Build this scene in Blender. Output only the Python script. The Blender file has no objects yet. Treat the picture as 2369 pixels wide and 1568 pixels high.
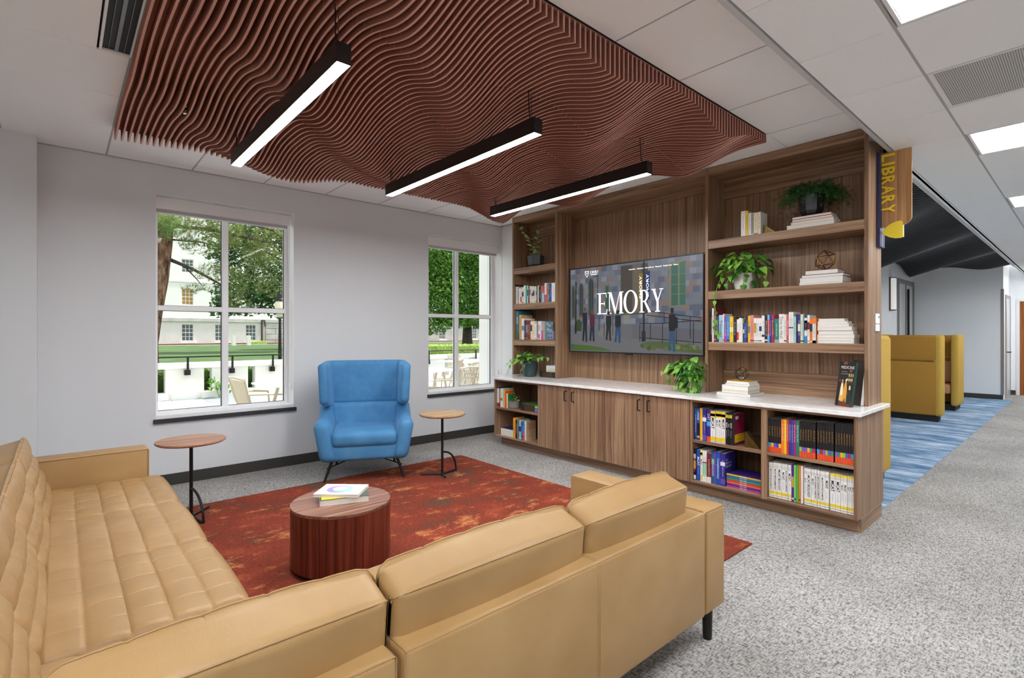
import bpy, bmesh, math, random
from mathutils import Vector, Matrix
random.seed(7)
PI = math.pi
sc = bpy.context.scene
COL = sc.collection

# ------------------------------------------------------------------ camera, world, sun, exposure
cam_d = bpy.data.cameras.new('camera')
cam_d.sensor_width = 36.0
cam_d.lens = 1185.6 / 2369 * 36.0
cam_d.shift_y = -12.0 / 2369
cam_d.clip_start = 0.05
cam = bpy.data.objects.new('camera', cam_d)
cam.location = (0, 0, 1.40)
cam.rotation_euler = (PI / 2, 0, -math.asin(0.66139))
COL.objects.link(cam)
sc.camera = cam

world = bpy.data.worlds.new('sky')
sc.world = world
world.use_nodes = True
wn = world.node_tree
wn.nodes.clear()
wo = wn.nodes.new('ShaderNodeOutputWorld')
wb = wn.nodes.new('ShaderNodeBackground')
wb.inputs['Color'].default_value = (0.92, 0.96, 1.0, 1)
wb.inputs['Strength'].default_value = 0.66
wn.links.new(wb.outputs[0], wo.inputs[0])

sun_d = bpy.data.lights.new('sun', 'SUN')
sun_d.energy = 2.6
sun_d.angle = math.radians(6)
sun_d.color = (1.0, 0.97, 0.92)
sun = bpy.data.objects.new('sun', sun_d)
sun.rotation_euler = (math.radians(6), math.radians(33), 0)
COL.objects.link(sun)

sc.view_settings.view_transform = 'Standard'
sc.view_settings.look = 'None'
sc.view_settings.gamma = 1.0
sc.view_settings.use_curve_mapping = False
sc.view_settings.exposure = 1.38
sc.cycles.max_bounces = 14
sc.cycles.diffuse_bounces = 9
sc.cycles.transparent_max_bounces = 16
sc.cycles.sample_clamp_indirect = 6.0
LAMP = 2.1          # scale of every lamp in the rooms

# ------------------------------------------------------------------ colours and materials
def lin(h):
    h = h.lstrip('#')
    out = []
    for i in (0, 2, 4):
        c = int(h[i:i + 2], 16) / 255
        out.append(c / 12.92 if c <= 0.04045 else ((c + 0.055) / 1.055) ** 2.4)
    return (out[0], out[1], out[2], 1.0)

MATS = {}
class NT:
    def __init__(s, name):
        s.m = bpy.data.materials.new(name)
        s.m.use_nodes = True
        s.t = s.m.node_tree
        s.b = s.t.nodes['Principled BSDF']
        s.out = s.t.nodes['Material Output']
    def n(s, kind, **kw):
        o = s.t.nodes.new('ShaderNode' + kind)
        for k, v in kw.items():
            if k in o.inputs.keys():
                o.inputs[k].default_value = v
            else:
                setattr(o, k, v)
        return o
    def l(s, a, b):
        s.t.links.new(a, b)
    def ramp(s, fac, stops):
        r = s.n('ValToRGB')
        e = r.color_ramp.elements
        while len(e) < len(stops):
            e.new(0.5)
        for i, (p, c) in enumerate(stops):
            e[i].position = p
            e[i].color = c if len(c) == 4 else (*c, 1)
        s.l(fac, r.inputs[0])
        return r.outputs[0]
    def coord(s, scale=(1, 1, 1), kind='Object', rot=(0, 0, 0)):
        if kind == 'World':
            g = s.n('NewGeometry'); src = g.outputs['Position']
        else:
            g = s.n('TexCoord'); src = g.outputs[kind]
        mp = s.n('Mapping')
        mp.inputs['Scale'].default_value = scale
        mp.inputs['Rotation'].default_value = rot
        s.l(src, mp.inputs['Vector'])
        return mp.outputs[0]
    def noise(s, vec, scale, detail=3, rough=0.5, dist=0.0):
        t = s.n('TexNoise')
        t.inputs['Scale'].default_value = scale
        t.inputs['Detail'].default_value = detail
        t.inputs['Roughness'].default_value = rough
        t.inputs['Distortion'].default_value = dist
        s.l(vec, t.inputs['Vector'])
        return t.outputs['Fac']
    def bump(s, h, strength, dist=0.002, chain=None):
        b = s.n('Bump')
        b.inputs['Strength'].default_value = strength
        b.inputs['Distance'].default_value = dist
        s.l(h, b.inputs['Height'])
        if chain: s.l(chain, b.inputs['Normal'])
        s.l(b.outputs[0], s.b.inputs['Normal'])
        return b.outputs[0]
    def mix(s, fac, a, b, mode='MIX'):
        m = s.n('MixRGB', blend_type=mode)
        for i, x in ((0, fac), (1, a), (2, b)):
            if isinstance(x, (int, float)): m.inputs[i].default_value = x
            elif isinstance(x, tuple): m.inputs[i].default_value = x
            else: s.l(x, m.inputs[i])
        return m.outputs[0]
    def set(s, rough=None, metal=None, spec=None, color=None, sheen=None, coat=None):
        if rough is not None: s.b.inputs['Roughness'].default_value = rough
        if metal is not None: s.b.inputs['Metallic'].default_value = metal
        if spec is not None: s.b.inputs['Specular IOR Level'].default_value = spec
        if color is not None: s.b.inputs['Base Color'].default_value = color
        if sheen is not None: s.b.inputs['Sheen Weight'].default_value = sheen
        if coat is not None: s.b.inputs['Coat Weight'].default_value = coat
        return s

def mat(name, hexc='#808080', rough=0.5, metal=0.0, spec=0.5, bump=None, var=0.0, vscale=8.0, sheen=None, coat=None):
    if name in MATS: return MATS[name]
    t = NT(name).set(rough, metal, spec, lin(hexc), sheen, coat)
    c = lin(hexc)
    if var:
        f = t.noise(t.coord(), vscale, 4)
        lo = tuple(x * (1 - var) for x in c[:3]) + (1,)
        hi = tuple(min(1, x * (1 + var)) for x in c[:3]) + (1,)
        t.l(t.ramp(f, [(0.3, lo), (0.7, hi)]), t.b.inputs['Base Color'])
    if bump:
        t.bump(t.noise(t.coord(), bump[0], 3), bump[1], bump[2] if len(bump) > 2 else 0.001)
    MATS[name] = t.m
    return t.m

def emis(name, hexc, strength):
    if name in MATS: return MATS[name]
    t = NT(name).set(0.5, color=lin(hexc))
    t.b.inputs['Emission Color'].default_value = lin(hexc)
    t.b.inputs['Emission Strength'].default_value = strength
    MATS[name] = t.m
    return t.m

def vcol(name, rough=0.5, spec=0.5, emit=0.0, kind='plain'):
    if name in MATS: return MATS[name]
    t = NT(name).set(rough, spec=spec)
    a = t.n('Attribute'); a.attribute_name = 'Col'
    t.l(a.outputs['Color'], t.b.inputs['Base Color'])
    if emit:
        t.l(t.mix(1.0, a.outputs['Color'], (0.12, 0.12, 0.12, 1), 'MULTIPLY'), t.b.inputs['Base Color'])
        t.l(a.outputs['Color'], t.b.inputs['Emission Color'])
        t.b.inputs['Emission Strength'].default_value = emit
    MATS[name] = t.m
    return t.m

def wood(name, grain='z', dark='#6a4c38', mid='#96755a', light='#b39474', rough=0.42, fine=1.0, spec=0.4, axes=None):
    """straight-grained veneer; the grain runs along one object axis"""
    if name in MATS: return MATS[name]
    t = NT(name).set(rough, spec=spec)
    hi, lo = 40.0 * fine, 0.7
    s = {'x': (lo, hi, hi), 'y': (hi, lo, hi), 'z': (hi, hi, lo)}[grain]
    v0 = t.coord((1, 1, 1))
    warp = t.n('TexNoise'); warp.inputs['Scale'].default_value = 1.6; warp.inputs['Detail'].default_value = 2
    t.l(t.coord(tuple(1.0 if k > 5 else 0.5 for k in s)), warp.inputs['Vector'])
    va = t.n('VectorMath', operation='MULTIPLY_ADD')
    t.l(warp.outputs['Color'], va.inputs[0]); va.inputs[1].default_value = (0.045, 0.045, 0.045)
    t.l(v0, va.inputs[2])
    mp = t.n('Mapping'); mp.inputs['Scale'].default_value = s
    t.l(va.outputs[0], mp.inputs['Vector'])
    a = t.noise(mp.outputs[0], 1.0, 5, 0.6, 0.4)
    mp2 = t.n('Mapping'); mp2.inputs['Scale'].default_value = tuple(k * (5 if k > 5 else 2.0) for k in s)
    t.l(va.outputs[0], mp2.inputs['Vector'])
    b = t.noise(mp2.outputs[0], 1.0, 3, 0.6)
    c1 = t.ramp(a, [(0.30, lin(dark)), (0.50, lin(mid)), (0.70, lin(light))])
    c2 = t.ramp(b, [(0.34, (0.62, 0.59, 0.56)), (0.54, (1, 1, 1))])
    t.l(t.mix(0.7, c1, c2, 'MULTIPLY'), t.b.inputs['Base Color'])
    t.bump(b, 0.15, 0.0006)
    MATS[name] = t.m
    return t.m

WV = wood('walnut_upright', 'z')
WH = wood('walnut_level', 'y')
WX = wood('walnut_across', 'x')
WDRUM = wood('rosewood_upright', 'z', '#3c130b', '#672a1c', '#84402c', 0.30, 1.2)
WDRT = wood('rosewood_top', 'x', '#6b4638', '#8f6551', '#a87f69', 0.25, 0.8)
WTAB = wood('side_table_veneer', 'x', '#8e6450', '#b0846e', '#c29a84', 0.55, 0.6, 0.25)
WDOOR = wood('door_veneer', 'z', '#7a4218', '#9c5a26', '#b06c34', 0.45, 0.5)
WSIGN = wood('sign_veneer', 'z', '#9a6f48', '#c4935f', '#d8ab78', 0.45, 0.8)
WALL = mat('wall_paint', '#d9dbdd', 0.75, bump=(300, 0.04))
WALLW = mat('wall_paint_light', '#f1f4f6', 0.7, bump=(300, 0.04))
CEIL = mat('ceiling_board', '#f8fafb', 0.9, bump=(600, 0.12))
GRID = mat('ceiling_runner', '#b4b4b2', 0.6)
TRIMW = mat('white_trim', '#eeeeee', 0.45)
FRAMEW = mat('window_aluminium', '#f2f2f4', 0.4)
BLACKV = mat('vinyl_base', '#3a3834', 0.5)
SILLB = mat('sill_stone', '#34373a', 0.35)
BLKM = mat('black_metal', '#201d1c', 0.42, 0.3)
BRNM = mat('bronze_metal', '#2c2421', 0.45, 0.3)
BRASS = mat('brass', '#b08d57', 0.28, 1.0)
BRASSD = mat('aged_brass', '#6f5a33', 0.42, 0.8, var=0.25, vscale=30)
WHT = mat('white_plastic', '#efefec', 0.4)
PAPER = mat('paper', '#ece8df', 0.8)
COVER = vcol('book_cloth', 0.45)
ARTM = vcol('screen_picture', 0.35, emit=0.36)
ARTP = vcol('printed_cover', 0.3)
SOIL = mat('soil', '#2c2119', 0.95)

t = NT('carpet_grey').set(0.95, spec=0.1)          # speckled grey loop carpet
v = t.coord((1, 1, 1))
f1 = t.noise(t.coord((34, 120, 1)), 1.0, 3, 0.8)
f2 = t.noise(t.coord((150, 30, 1)), 1.0, 2, 0.75)
f3 = t.noise(v, 1.1, 4, 0.6)
c1 = t.ramp(f1, [(0.38, lin('#4c4a4a')), (0.45, lin('#a09e9c')), (0.54, lin('#e8e6e3'))])
c2 = t.ramp(f2, [(0.36, lin('#5f5d5e')), (0.48, lin('#bab8b5')), (0.58, lin('#eceae7'))])
c = t.mix(0.5, c1, c2)
t.l(t.mix(1.0, c, t.ramp(f3, [(0.35, (0.47, 0.455, 0.445)), (0.65, (0.66, 0.65, 0.64))]), 'MULTIPLY'), t.b.inputs['Base Color'])
t.bump(f1, 0.5, 0.003)
CARPET = t.m

t = NT('carpet_rust').set(0.95, spec=0.1)
big = t.noise(t.coord((1, 1.6, 1)), 2.2, 6, 0.62, 0.3)
streak = t.noise(t.coord((2.0, 5, 1)), 1.9, 6, 0.75)
fine = t.noise(t.coord((48, 120, 1)), 1.0, 4, 0.75)
base = t.ramp(big, [(0.34, lin('#5e483a')), (0.43, lin('#7a3c2c')), (0.56, lin('#883e2d')), (0.70, lin('#9a4c36'))])
pat = t.ramp(t.mix(0.5, streak, t.noise(t.coord((1, 1, 1)), 3.3, 5, 0.7)), [(0.535, (0, 0, 0)), (0.60, (0.75, 0.75, 0.75))])
c = t.mix(pat, base, lin('#d08a56'))
t.l(t.mix(0.85, c, t.ramp(fine, [(0.35, (0.45, 0.40, 0.38)), (0.62, (1.2, 1.2, 1.2))]), 'MULTIPLY'), t.b.inputs['Base Color'])
t.bump(fine, 0.5, 0.003)
RUST = t.m

t = NT('carpet_blue').set(0.95, spec=0.1)
st = t.noise(t.coord((2.0, 0.55, 1)), 2.6, 6, 0.65, 0.2)
st2 = t.noise(t.coord((60, 8, 1)), 1.0, 4, 0.7)
c = t.ramp(t.mix(0.35, st, st2), [(0.36, lin('#3a5878')), (0.47, lin('#6a87a5')), (0.56, lin('#a2b3c5')), (0.64, lin('#ccd5de'))])
t.l(c, t.b.inputs['Base Color'])
t.bump(st2, 0.5, 0.003)
BLUEC = t.m

t = NT('tan_leather').set(0.42, spec=0.45)
v = t.coord()
vor = t.n('TexVoronoi'); vor.inputs['Scale'].default_value = 330
t.l(v, vor.inputs['Vector'])
nz = t.noise(v, 180, 4, 0.6)
t.l(t.ramp(t.noise(v, 5, 3), [(0.3, lin('#a07d4f')), (0.7, lin('#aa885a'))]), t.b.inputs['Base Color'])
t.bump(t.mix(0.5, vor.outputs['Distance'], nz), 0.30, 0.0016)
LEATHER = t.m
t = NT('leather_piping').set(0.4, color=lin('#a37f50')); PIPING = t.m

t = NT('blue_velvet').set(0.75, color=lin('#3a79b4'), sheen=0.6)
t.b.inputs['Sheen Tint'].default_value = lin('#8fc3ee')
t.b.inputs['Sheen Roughness'].default_value = 0.35
nn = t.noise(t.coord(), 6, 4, 0.6)
t.l(t.ramp(nn, [(0.3, lin('#3572a2')), (0.7, lin('#4a87b4'))]), t.b.inputs['Base Color'])
t.bump(t.noise(t.coord(), 500, 2), 0.12, 0.0008)
VELVET = t.m

def weave(name, hexc, hexd, sc_=260):
    t = NT(name).set(0.85, spec=0.2)
    w = t.n('TexWave'); w.inputs['Scale'].default_value = sc_ / 6; w.inputs['Distortion'].default_value = 1.5
    w.bands_direction = 'Z'
    t.l(t.coord(), w.inputs['Vector'])
    t.l(t.ramp(w.outputs['Fac'], [(0.2, lin(hexd)), (0.8, lin(hexc))]), t.b.inputs['Base Color'])
    t.bump(w.outputs['Fac'], 0.4, 0.002)
    return t.m
MUST = weave('mustard_fabric', '#cdaa54', '#b6923e')
MUSTD = weave('ochre_fabric', '#b98a3c', '#9c702a')
TANF = mat('tan_vinyl', '#b98a62', 0.5)

t = NT('rust_felt').set(0.95, spec=0.1)
nf = t.noise(t.coord(), 260, 3, 0.7)
t.l(t.ramp(nf, [(0.35, lin('#8f5747')), (0.65, lin('#ab7362'))]), t.b.inputs['Base Color'])
t.bump(nf, 0.3, 0.001)
FELT = t.m
t = NT('rust_felt_lit_edge').set(0.95, spec=0.1)  # lighter felt copy; light caught by the blade edges is painted into the colour
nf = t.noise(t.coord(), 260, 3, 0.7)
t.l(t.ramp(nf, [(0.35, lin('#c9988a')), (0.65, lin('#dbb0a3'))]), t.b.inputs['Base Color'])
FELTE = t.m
t = NT('charcoal_felt').set(0.9, spec=0.15)
nf = t.noise(t.coord(), 260, 3, 0.7)
t.l(t.ramp(nf, [(0.35, lin('#3a3c3e')), (0.65, lin('#56585a'))]), t.b.inputs['Base Color'])
FELTK = t.m
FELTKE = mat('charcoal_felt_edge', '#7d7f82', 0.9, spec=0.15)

t = NT('quartz').set(0.14, spec=0.5)
q1 = t.noise(t.coord((1, 0.5, 1)), 9, 6, 0.65, 0.6)
q2 = t.noise(t.coord((1, 0.25, 1)), 30, 4, 0.7)
t.l(t.mix(1.0, t.ramp(q1, [(0.35, lin('#ecebe7')), (0.65, lin('#fbfaf8'))]), t.ramp(q2, [(0.36, (0.86, 0.84, 0.82)), (0.5, (1, 1, 1))]), 'MULTIPLY'), t.b.inputs['Base Color'])
QUARTZ = t.m

t = NT('window_glass')
gl = t.n('BsdfGlossy'); gl.inputs['Roughness'].default_value = 0.0
tr = t.n('BsdfTransparent'); tr.inputs['Color'].default_value = (0.97, 0.985, 0.98, 1)
fr = t.n('Fresnel'); fr.inputs['IOR'].default_value = 1.10
mx = t.n('MixShader')
t.l(fr.outputs[0], mx.inputs[0]); t.l(tr.outputs[0], mx.inputs[1]); t.l(gl.outputs[0], mx.inputs[2])
t.l(mx.outputs[0], t.out.inputs['Surface'])
GLASS = t.m

def leafmat(name, a, b, rough=0.4, trans=0.0):
    t = NT(name).set(rough, spec=0.4)
    oi = t.n('ObjectInfo')
    nzz = t.noise(t.coord((1, 1, 1), 'World'), 2.2 if trans else 14, 3)
    addn = t.mix(0.5, oi.outputs['Random'], nzz)
    t.l(t.ramp(addn, [(0.25, lin(a)), (0.75, lin(b))]), t.b.inputs['Base Color'])
    if trans:
        t.b.inputs['Transmission Weight'].default_value = 0
        tl = t.n('BsdfTranslucent'); tl.inputs['Color'].default_value = lin(b)
        mx = t.n('MixShader'); mx.inputs[0].default_value = trans
        t.l(t.b.outputs[0], mx.inputs[1]); t.l(tl.outputs[0], mx.inputs[2]); t.l(mx.outputs[0], t.out.inputs['Surface'])
    return t.m
POTHOS = leafmat('pothos_leaf', '#4c8a2c', '#93c450', 0.35)
POTHOSD = leafmat('pothos_leaf_deep', '#2c5c26', '#4c8a38', 0.35)
ZZ = leafmat('succulent_leaf', '#8aa45c', '#c2d09a', 0.4)
FERN = leafmat('fern_leaf', '#2a5e24', '#47863a', 0.5)
PINE = leafmat('pine_needles', '#5a7038', '#a3ac6c', 0.6, 0.35)
PINEG = leafmat('pine_needles_green', '#486236', '#87a062', 0.6, 0.35)
OAK = leafmat('broad_leaves', '#2c4c2a', '#587c44', 0.5, 0.35)
CYP = leafmat('feathery_leaves', '#447430', '#86b052', 0.55, 0.35)
HEDGE = leafmat('hedge_leaves', '#76963a', '#c4d67a', 0.5, 0.35)
IVY = leafmat('ivy_leaves', '#2f5526', '#6f9448', 0.5, 0.35)
STEM = mat('green_stem', '#7d9a4a', 0.5)
t = NT('pine_bark').set(0.95, spec=0.1)
bk1 = t.noise(t.coord((7, 7, 1.6)), 1.3, 5, 0.7, 0.4)
t.l(t.ramp(bk1, [(0.36, lin('#3a2c26')), (0.48, lin('#7a5848')), (0.62, lin('#a38472'))]), t.b.inputs['Base Color'])
t.bump(bk1, 0.9, 0.05)
BARK = t.m
BARKD = mat('dark_bark', '#4e443b', 0.95, var=0.3, vscale=5.0)
STONE = mat('white_stone', '#eceae6', 0.85, var=0.04, vscale=1.2)
STONE2 = mat('grey_stone', '#bfbeba', 0.9, var=0.15, vscale=1.5)
STUCCO = mat('pale_stucco', '#d9d8d5', 0.9, var=0.05, vscale=2)
LAWN = mat('lawn', '#4c6636', 0.95, var=0.25, vscale=1.2, bump=(40, 0.6, 0.03))
PAVE = [mat('paving_' + n, h, 0.8, var=0.06, vscale=2.5) for n, h in (('pale', '#bdbdb8'), ('blue_grey', '#8f989b'), ('cream', '#c2bbaa'), ('grey', '#a6a9a8'))]
MULCH = mat('mulch', '#7a4f38', 0.95, var=0.3)
TAUPE = mat('taupe_metal', '#c7b9a3', 0.5)
WHTM = mat('white_tabletop', '#f4f3f0', 0.4)

# ------------------------------------------------------------------ mesh helpers
OFF = {}
def tag(o, label=None, cat=None, group=None, kind=None):
    if label: o['label'] = label
    if cat: o['category'] = cat
    if group: o['group'] = group
    if kind: o['kind'] = kind
    return o

def thing(name, loc, label, cat, group=None, kind=None):
    o = bpy.data.objects.new(name, None)
    o.empty_display_size = 0.1
    o.location = loc
    COL.objects.link(o)
    OFF[o] = Vector(loc)
    return tag(o, label, cat, group, kind)

class MB:
    def __init__(s):
        s.v = []; s.f = []; s.m = []; s.c = []; s.mi = 0; s.col = (1, 1, 1, 1); s.usecol = False
    def add(s, vs, fs):
        n = len(s.v)
        s.v += [tuple(p) for p in vs]
        for f in fs:
            s.f.append(tuple(i + n for i in f)); s.m.append(s.mi); s.c.append(s.col)
        return s
    def color(s, h):
        s.col = lin(h) if isinstance(h, str) else h
        s.usecol = True
        return s
    def box(s, x0, x1, y0, y1, z0, z1, b=0.0):
        if x0 > x1: x0, x1 = x1, x0
        if y0 > y1: y0, y1 = y1, y0
        if z0 > z1: z0, z1 = z1, z0
        if b <= 0:
            vs = [(x, y, z) for x in (x0, x1) for y in (y0, y1) for z in (z0, z1)]
            fs = [(0, 1, 3, 2), (4, 6, 7, 5), (0, 4, 5, 1), (2, 3, 7, 6), (0, 2, 6, 4), (1, 5, 7, 3)]
            return s.add(vs, fs)
        b = min(b, (x1 - x0) / 2.01, (y1 - y0) / 2.01, (z1 - z0) / 2.01)
        vs = []; idx = {}
        P = ((x0, x1), (y0, y1), (z0, z1))
        for i in (0, 1):
            for j in (0, 1):
                for k in (0, 1):
                    for a in range(3):
                        p = [P[0][i], P[1][j], P[2][k]]
                        for q, w in ((0, i), (1, j), (2, k)):
                            if q != a: p[q] += b if w == 0 else -b
                        idx[(i, j, k, a)] = len(vs); vs.append(tuple(p))
        fs = []
        for a in range(3):
            o1, o2 = [q for q in range(3) if q != a]
            for w in (0, 1):
                f = []
                for u, vv in ((0, 0), (1, 0), (1, 1), (0, 1)):
                    key = [0, 0, 0]; key[a] = w; key[o1] = u; key[o2] = vv
                    f.append(idx[(*key, a)])
                fs.append(tuple(f))
        for a in range(3):
            o1, o2 = [q for q in range(3) if q != a]
            for u in (0, 1):
                for vv in (0, 1):
                    f = []
                    for w, fa in ((0, o1), (0, o2), (1, o2), (1, o1)):
                        key = [0, 0, 0]; key[a] = w; key[o1] = u; key[o2] = vv
                        f.append(idx[(*key, fa)])
                    fs.append(tuple(f))
        for i in (0, 1):
            for j in (0, 1):
                for k in (0, 1):
                    fs.append(tuple(idx[(i, j, k, a)] for a in range(3)))
        return s.add(vs, fs)
    def prism(s, poly, axis, a0, a1):
        """2D polygon extruded along an axis; poly holds the other two coordinates in x,y,z order"""
        n = len(poly)
        def P(p, a):
            q = list(p); q.insert('xyz'.index(axis), a); return tuple(q)
        vs = [P(p, a0) for p in poly] + [P(p, a1) for p in poly]
        fs = [tuple(range(n)), tuple(range(2 * n - 1, n - 1, -1))]
        fs += [(i, i + n, (i + 1) % n + n, (i + 1) % n) for i in range(n)]
        return s.add(vs, fs)
    def tube(s, pts, r, n=8, caps=True):
        pts = [Vector(p) for p in pts]
        rs = r if isinstance(r, (list, tuple)) else [r] * len(pts)
        vs = []; fs = []
        up = Vector((0, 0, 1))
        d0 = (pts[1] - pts[0]).normalized()
        if abs(d0.z) > 0.9: up = Vector((1, 0, 0))
        a = d0.cross(up).normalized()
        for i, p in enumerate(pts):
            d = (pts[min(i + 1, len(pts) - 1)] - pts[max(i - 1, 0)]).normalized()
            a = (a - d * a.dot(d)).normalized()
            bb = d.cross(a)
            for k in range(n):
                t = 2 * PI * k / n
                vs.append(p + (a * math.cos(t) + bb * math.sin(t)) * rs[i])
        for i in range(len(pts) - 1):
            for k in range(n):
                k2 = (k + 1) % n
                fs.append((i * n + k, i * n + k2, (i + 1) * n + k2, (i + 1) * n + k))
        if caps:
            fs.append(tuple(range(n - 1, -1, -1)))
            fs.append(tuple((len(pts) - 1) * n + k for k in range(n)))
        return s.add(vs, fs)
    def lathe(s, prof, cx, cy, n=24, close=True, rot=0.0):
        vs = []; fs = []
        for (r, z) in prof:
            for k in range(n):
                t = 2 * PI * k / n + rot
                vs.append((cx + r * math.cos(t), cy + r * math.sin(t), z))
        m = len(prof)
        for i in range(m - 1):
            for k in range(n):
                k2 = (k + 1) % n
                fs.append((i * n + k, i * n + k2, (i + 1) * n + k2, (i + 1) * n + k))
        if close:
            fs.append(tuple(range(n - 1, -1, -1)))
            fs.append(tuple((m - 1) * n + k for k in range(n)))
        return s.add(vs, fs)
    def build(s, name, mats, parent=None, smooth=False, loc=None, label=None, cat=None, group=None, kind=None, angle=None, prop=None):
        base = Vector((0, 0, 0))
        if parent is not None: base = OFF[parent]
        elif loc is not None: base = Vector(loc)
        elif s.v:
            xs = [p[0] for p in s.v]; ys = [p[1] for p in s.v]; zs = [p[2] for p in s.v]
            base = Vector(((min(xs) + max(xs)) / 2, (min(ys) + max(ys)) / 2, min(zs)))
        me = bpy.data.meshes.new(name)
        bx, by, bz = base
        me.from_pydata([(p[0] - bx, p[1] - by, p[2] - bz) for p in s.v], [], s.f)
        if not isinstance(mats, (list, tuple)): mats = [mats]
        for m_ in mats: me.materials.append(m_)
        if len(mats) > 1: me.polygons.foreach_set('material_index', s.m)
        if s.usecol:
            ca = me.color_attributes.new('Col', 'FLOAT_COLOR', 'CORNER')
            buf = []
            for f, c in zip(s.f, s.c): buf += list(c) * len(f)
            ca.data.foreach_set('color', buf)
        if smooth or angle:
            me.polygons.foreach_set('use_smooth', [True] * len(me.polygons))
            if angle:
                me.set_sharp_from_angle(angle=math.radians(angle))
        me.update()
        o = bpy.data.objects.new(name, me)
        COL.objects.link(o)
        if parent is not None:
            o.parent = parent
        else:
            o.location = base
        OFF[o] = base
        return tag(o, label, cat, group, kind)

def fix_normals(o):
    bm = bmesh.new(); bm.from_mesh(o.data)
    bmesh.ops.recalc_face_normals(bm, faces=bm.faces)
    bm.to_mesh(o.data); bm.free()
    return o

def rbox(x0, x1, y0, y1, z0, z1, r, seg=3):
    """box with rounded edges as an MB"""
    bm = bmesh.new()
    bmesh.ops.create_cube(bm, size=1)
    for v in bm.verts:
        v.co = Vector((x0 + (v.co.x + .5) * (x1 - x0), y0 + (v.co.y + .5) * (y1 - y0), z0 + (v.co.z + .5) * (z1 - z0)))
    bmesh.ops.bevel(bm, geom=bm.edges[:], offset=r, segments=seg, affect='EDGES', profile=0.5)
    mb = MB()
    bm.verts.index_update()
    mb.add([v.co[:] for v in bm.verts], [[v.index for v in f.verts] for f in bm.faces])
    bm.free()
    return mb

def share(o, name, loc, parent=None, rot=(0, 0, 0), scale=(1, 1, 1)):
    """another object on the same mesh"""
    c = bpy.data.objects.new(name, o.data if hasattr(o, 'data') else o)
    COL.objects.link(c)
    c.rotation_euler = rot; c.scale = scale
    if parent is not None:
        c.parent = parent; c.location = Vector(loc) - OFF[parent]
    else:
        c.location = loc
    OFF[c] = Vector(loc)
    return c

def copy_tree(o, parent=None, loc=None, rotz=None, label=None):
    c = o.copy(); COL.objects.link(c)
    if parent is not None: c.parent = parent
    if loc is not None: c.location = loc; OFF[c] = Vector(loc)
    if rotz is not None: c.rotation_euler = (0, 0, rotz)
    if label: c['label'] = label
    for ch in list(o.children): copy_tree(ch, c)
    return c

TEXTS = {}
def text_geo(s_, bold=0.0):
    """vertices (x right, y up, height about 1) and faces of a word"""
    if (s_, bold) in TEXTS: return TEXTS[(s_, bold)]
    cu = bpy.data.curves.new('lettering', 'FONT')
    cu.body = s_; cu.size = 1.0; cu.resolution_u = 2; cu.offset = bold
    ob = bpy.data.objects.new('lettering', cu)
    COL.objects.link(ob)
    dg = bpy.context.evaluated_depsgraph_get()
    me = bpy.data.meshes.new_from_object(ob.evaluated_get(dg))
    vs = [(v.co.x, v.co.y) for v in me.vertices]
    fs = [tuple(p.vertices) for p in me.polygons]
    bpy.data.objects.remove(ob); bpy.data.curves.remove(cu); bpy.data.meshes.remove(me)
    x0 = min(p[0] for p in vs); x1 = max(p[0] for p in vs); y0 = min(p[1] for p in vs); y1 = max(p[1] for p in vs)
    vs = [((x - (x0 + x1) / 2), (y - (y0 + y1) / 2)) for x, y in vs]
    TEXTS[(s_, bold)] = (vs, fs, x1 - x0, y1 - y0)
    return TEXTS[(s_, bold)]

def put_text(mb, s_, o, ex, ey, width=None, height=None, thick=0.0, bold=0.0):
    """flat lettering centred on o with x along ex and y along ey"""
    vs, fs, w, h = text_geo(s_, bold)
    kx = width / w if width else None
    ky = height / h if height else None
    if kx is None: kx = ky
    if ky is None: ky = kx
    o = Vector(o); ex = Vector(ex); ey = Vector(ey); nz = ex.cross(ey)
    a = [o + ex * x * kx + ey * y * ky for x, y in vs]
    mb.add(a, fs)
    if thick:
        n = len(a); bk = [p - nz * thick for p in a]
        edges = {}
        for f in fs:
            for i in range(len(f)):
                e = (f[i], f[(i + 1) % len(f)])
                if (e[1], e[0]) in edges: del edges[(e[1], e[0])]
                else: edges[e] = 1
        mb.add(a + bk, [(e[1], e[0], e[0] + n, e[1] + n) for e in edges])
    return mb

RBAR = random.Random(77)
def put_bars(mb, o, ex, ey, width, height, bold=0.0, **k):
    """illegible print: a run of small upright strokes grouped like words"""
    o = Vector(o); ex = Vector(ex); ey = Vector(ey)
    x = -width / 2; left = RBAR.randint(3, 8)
    while x < width / 2 - height * .3:
        w = height * RBAR.uniform(.28, .5); h = height * RBAR.choice((.7, .7, .7, 1.0))
        q = [(x, -height * .35), (x + w * .34, -height * .35), (x + w * .34, -height * .35 + h), (x, -height * .35 + h)]
        mb.add([o + ex * a + ey * b for a, b in q], [(0, 1, 2, 3)])
        if RBAR.random() < .6:
            zb = RBAR.choice((-height * .35, height * .2))
            q = [(x + w * .34, zb), (x + w, zb), (x + w, zb + height * .14), (x + w * .34, zb + height * .14)]
            mb.add([o + ex * a + ey * b for a, b in q], [(0, 1, 2, 3)])
        x += w + height * .16; left -= 1
        if left <= 0: x += height * .35; left = RBAR.randint(3, 8)
    return mb

# ------------------------------------------------------------------ the setting
WY = 5.66            # inside face of the window wall
CZ, HZ = 2.95, 2.806 # lounge ceiling, corridor ceiling
HY = 1.048           # edge of the corridor ceiling
mb = MB().box(-3.2, 16.9, -5.2, 6.3, -0.12, 0.0)
floor = mb.build('floor', CARPET, kind='structure', loc=(0, 0, -0.12))
mb = MB().box(4.745, 15.0, 1.113, 2.80, 0.0, 0.004)
mb.build('floor_inlay', BLUEC, kind='structure', loc=(4.745, 1.113, 0))

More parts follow.
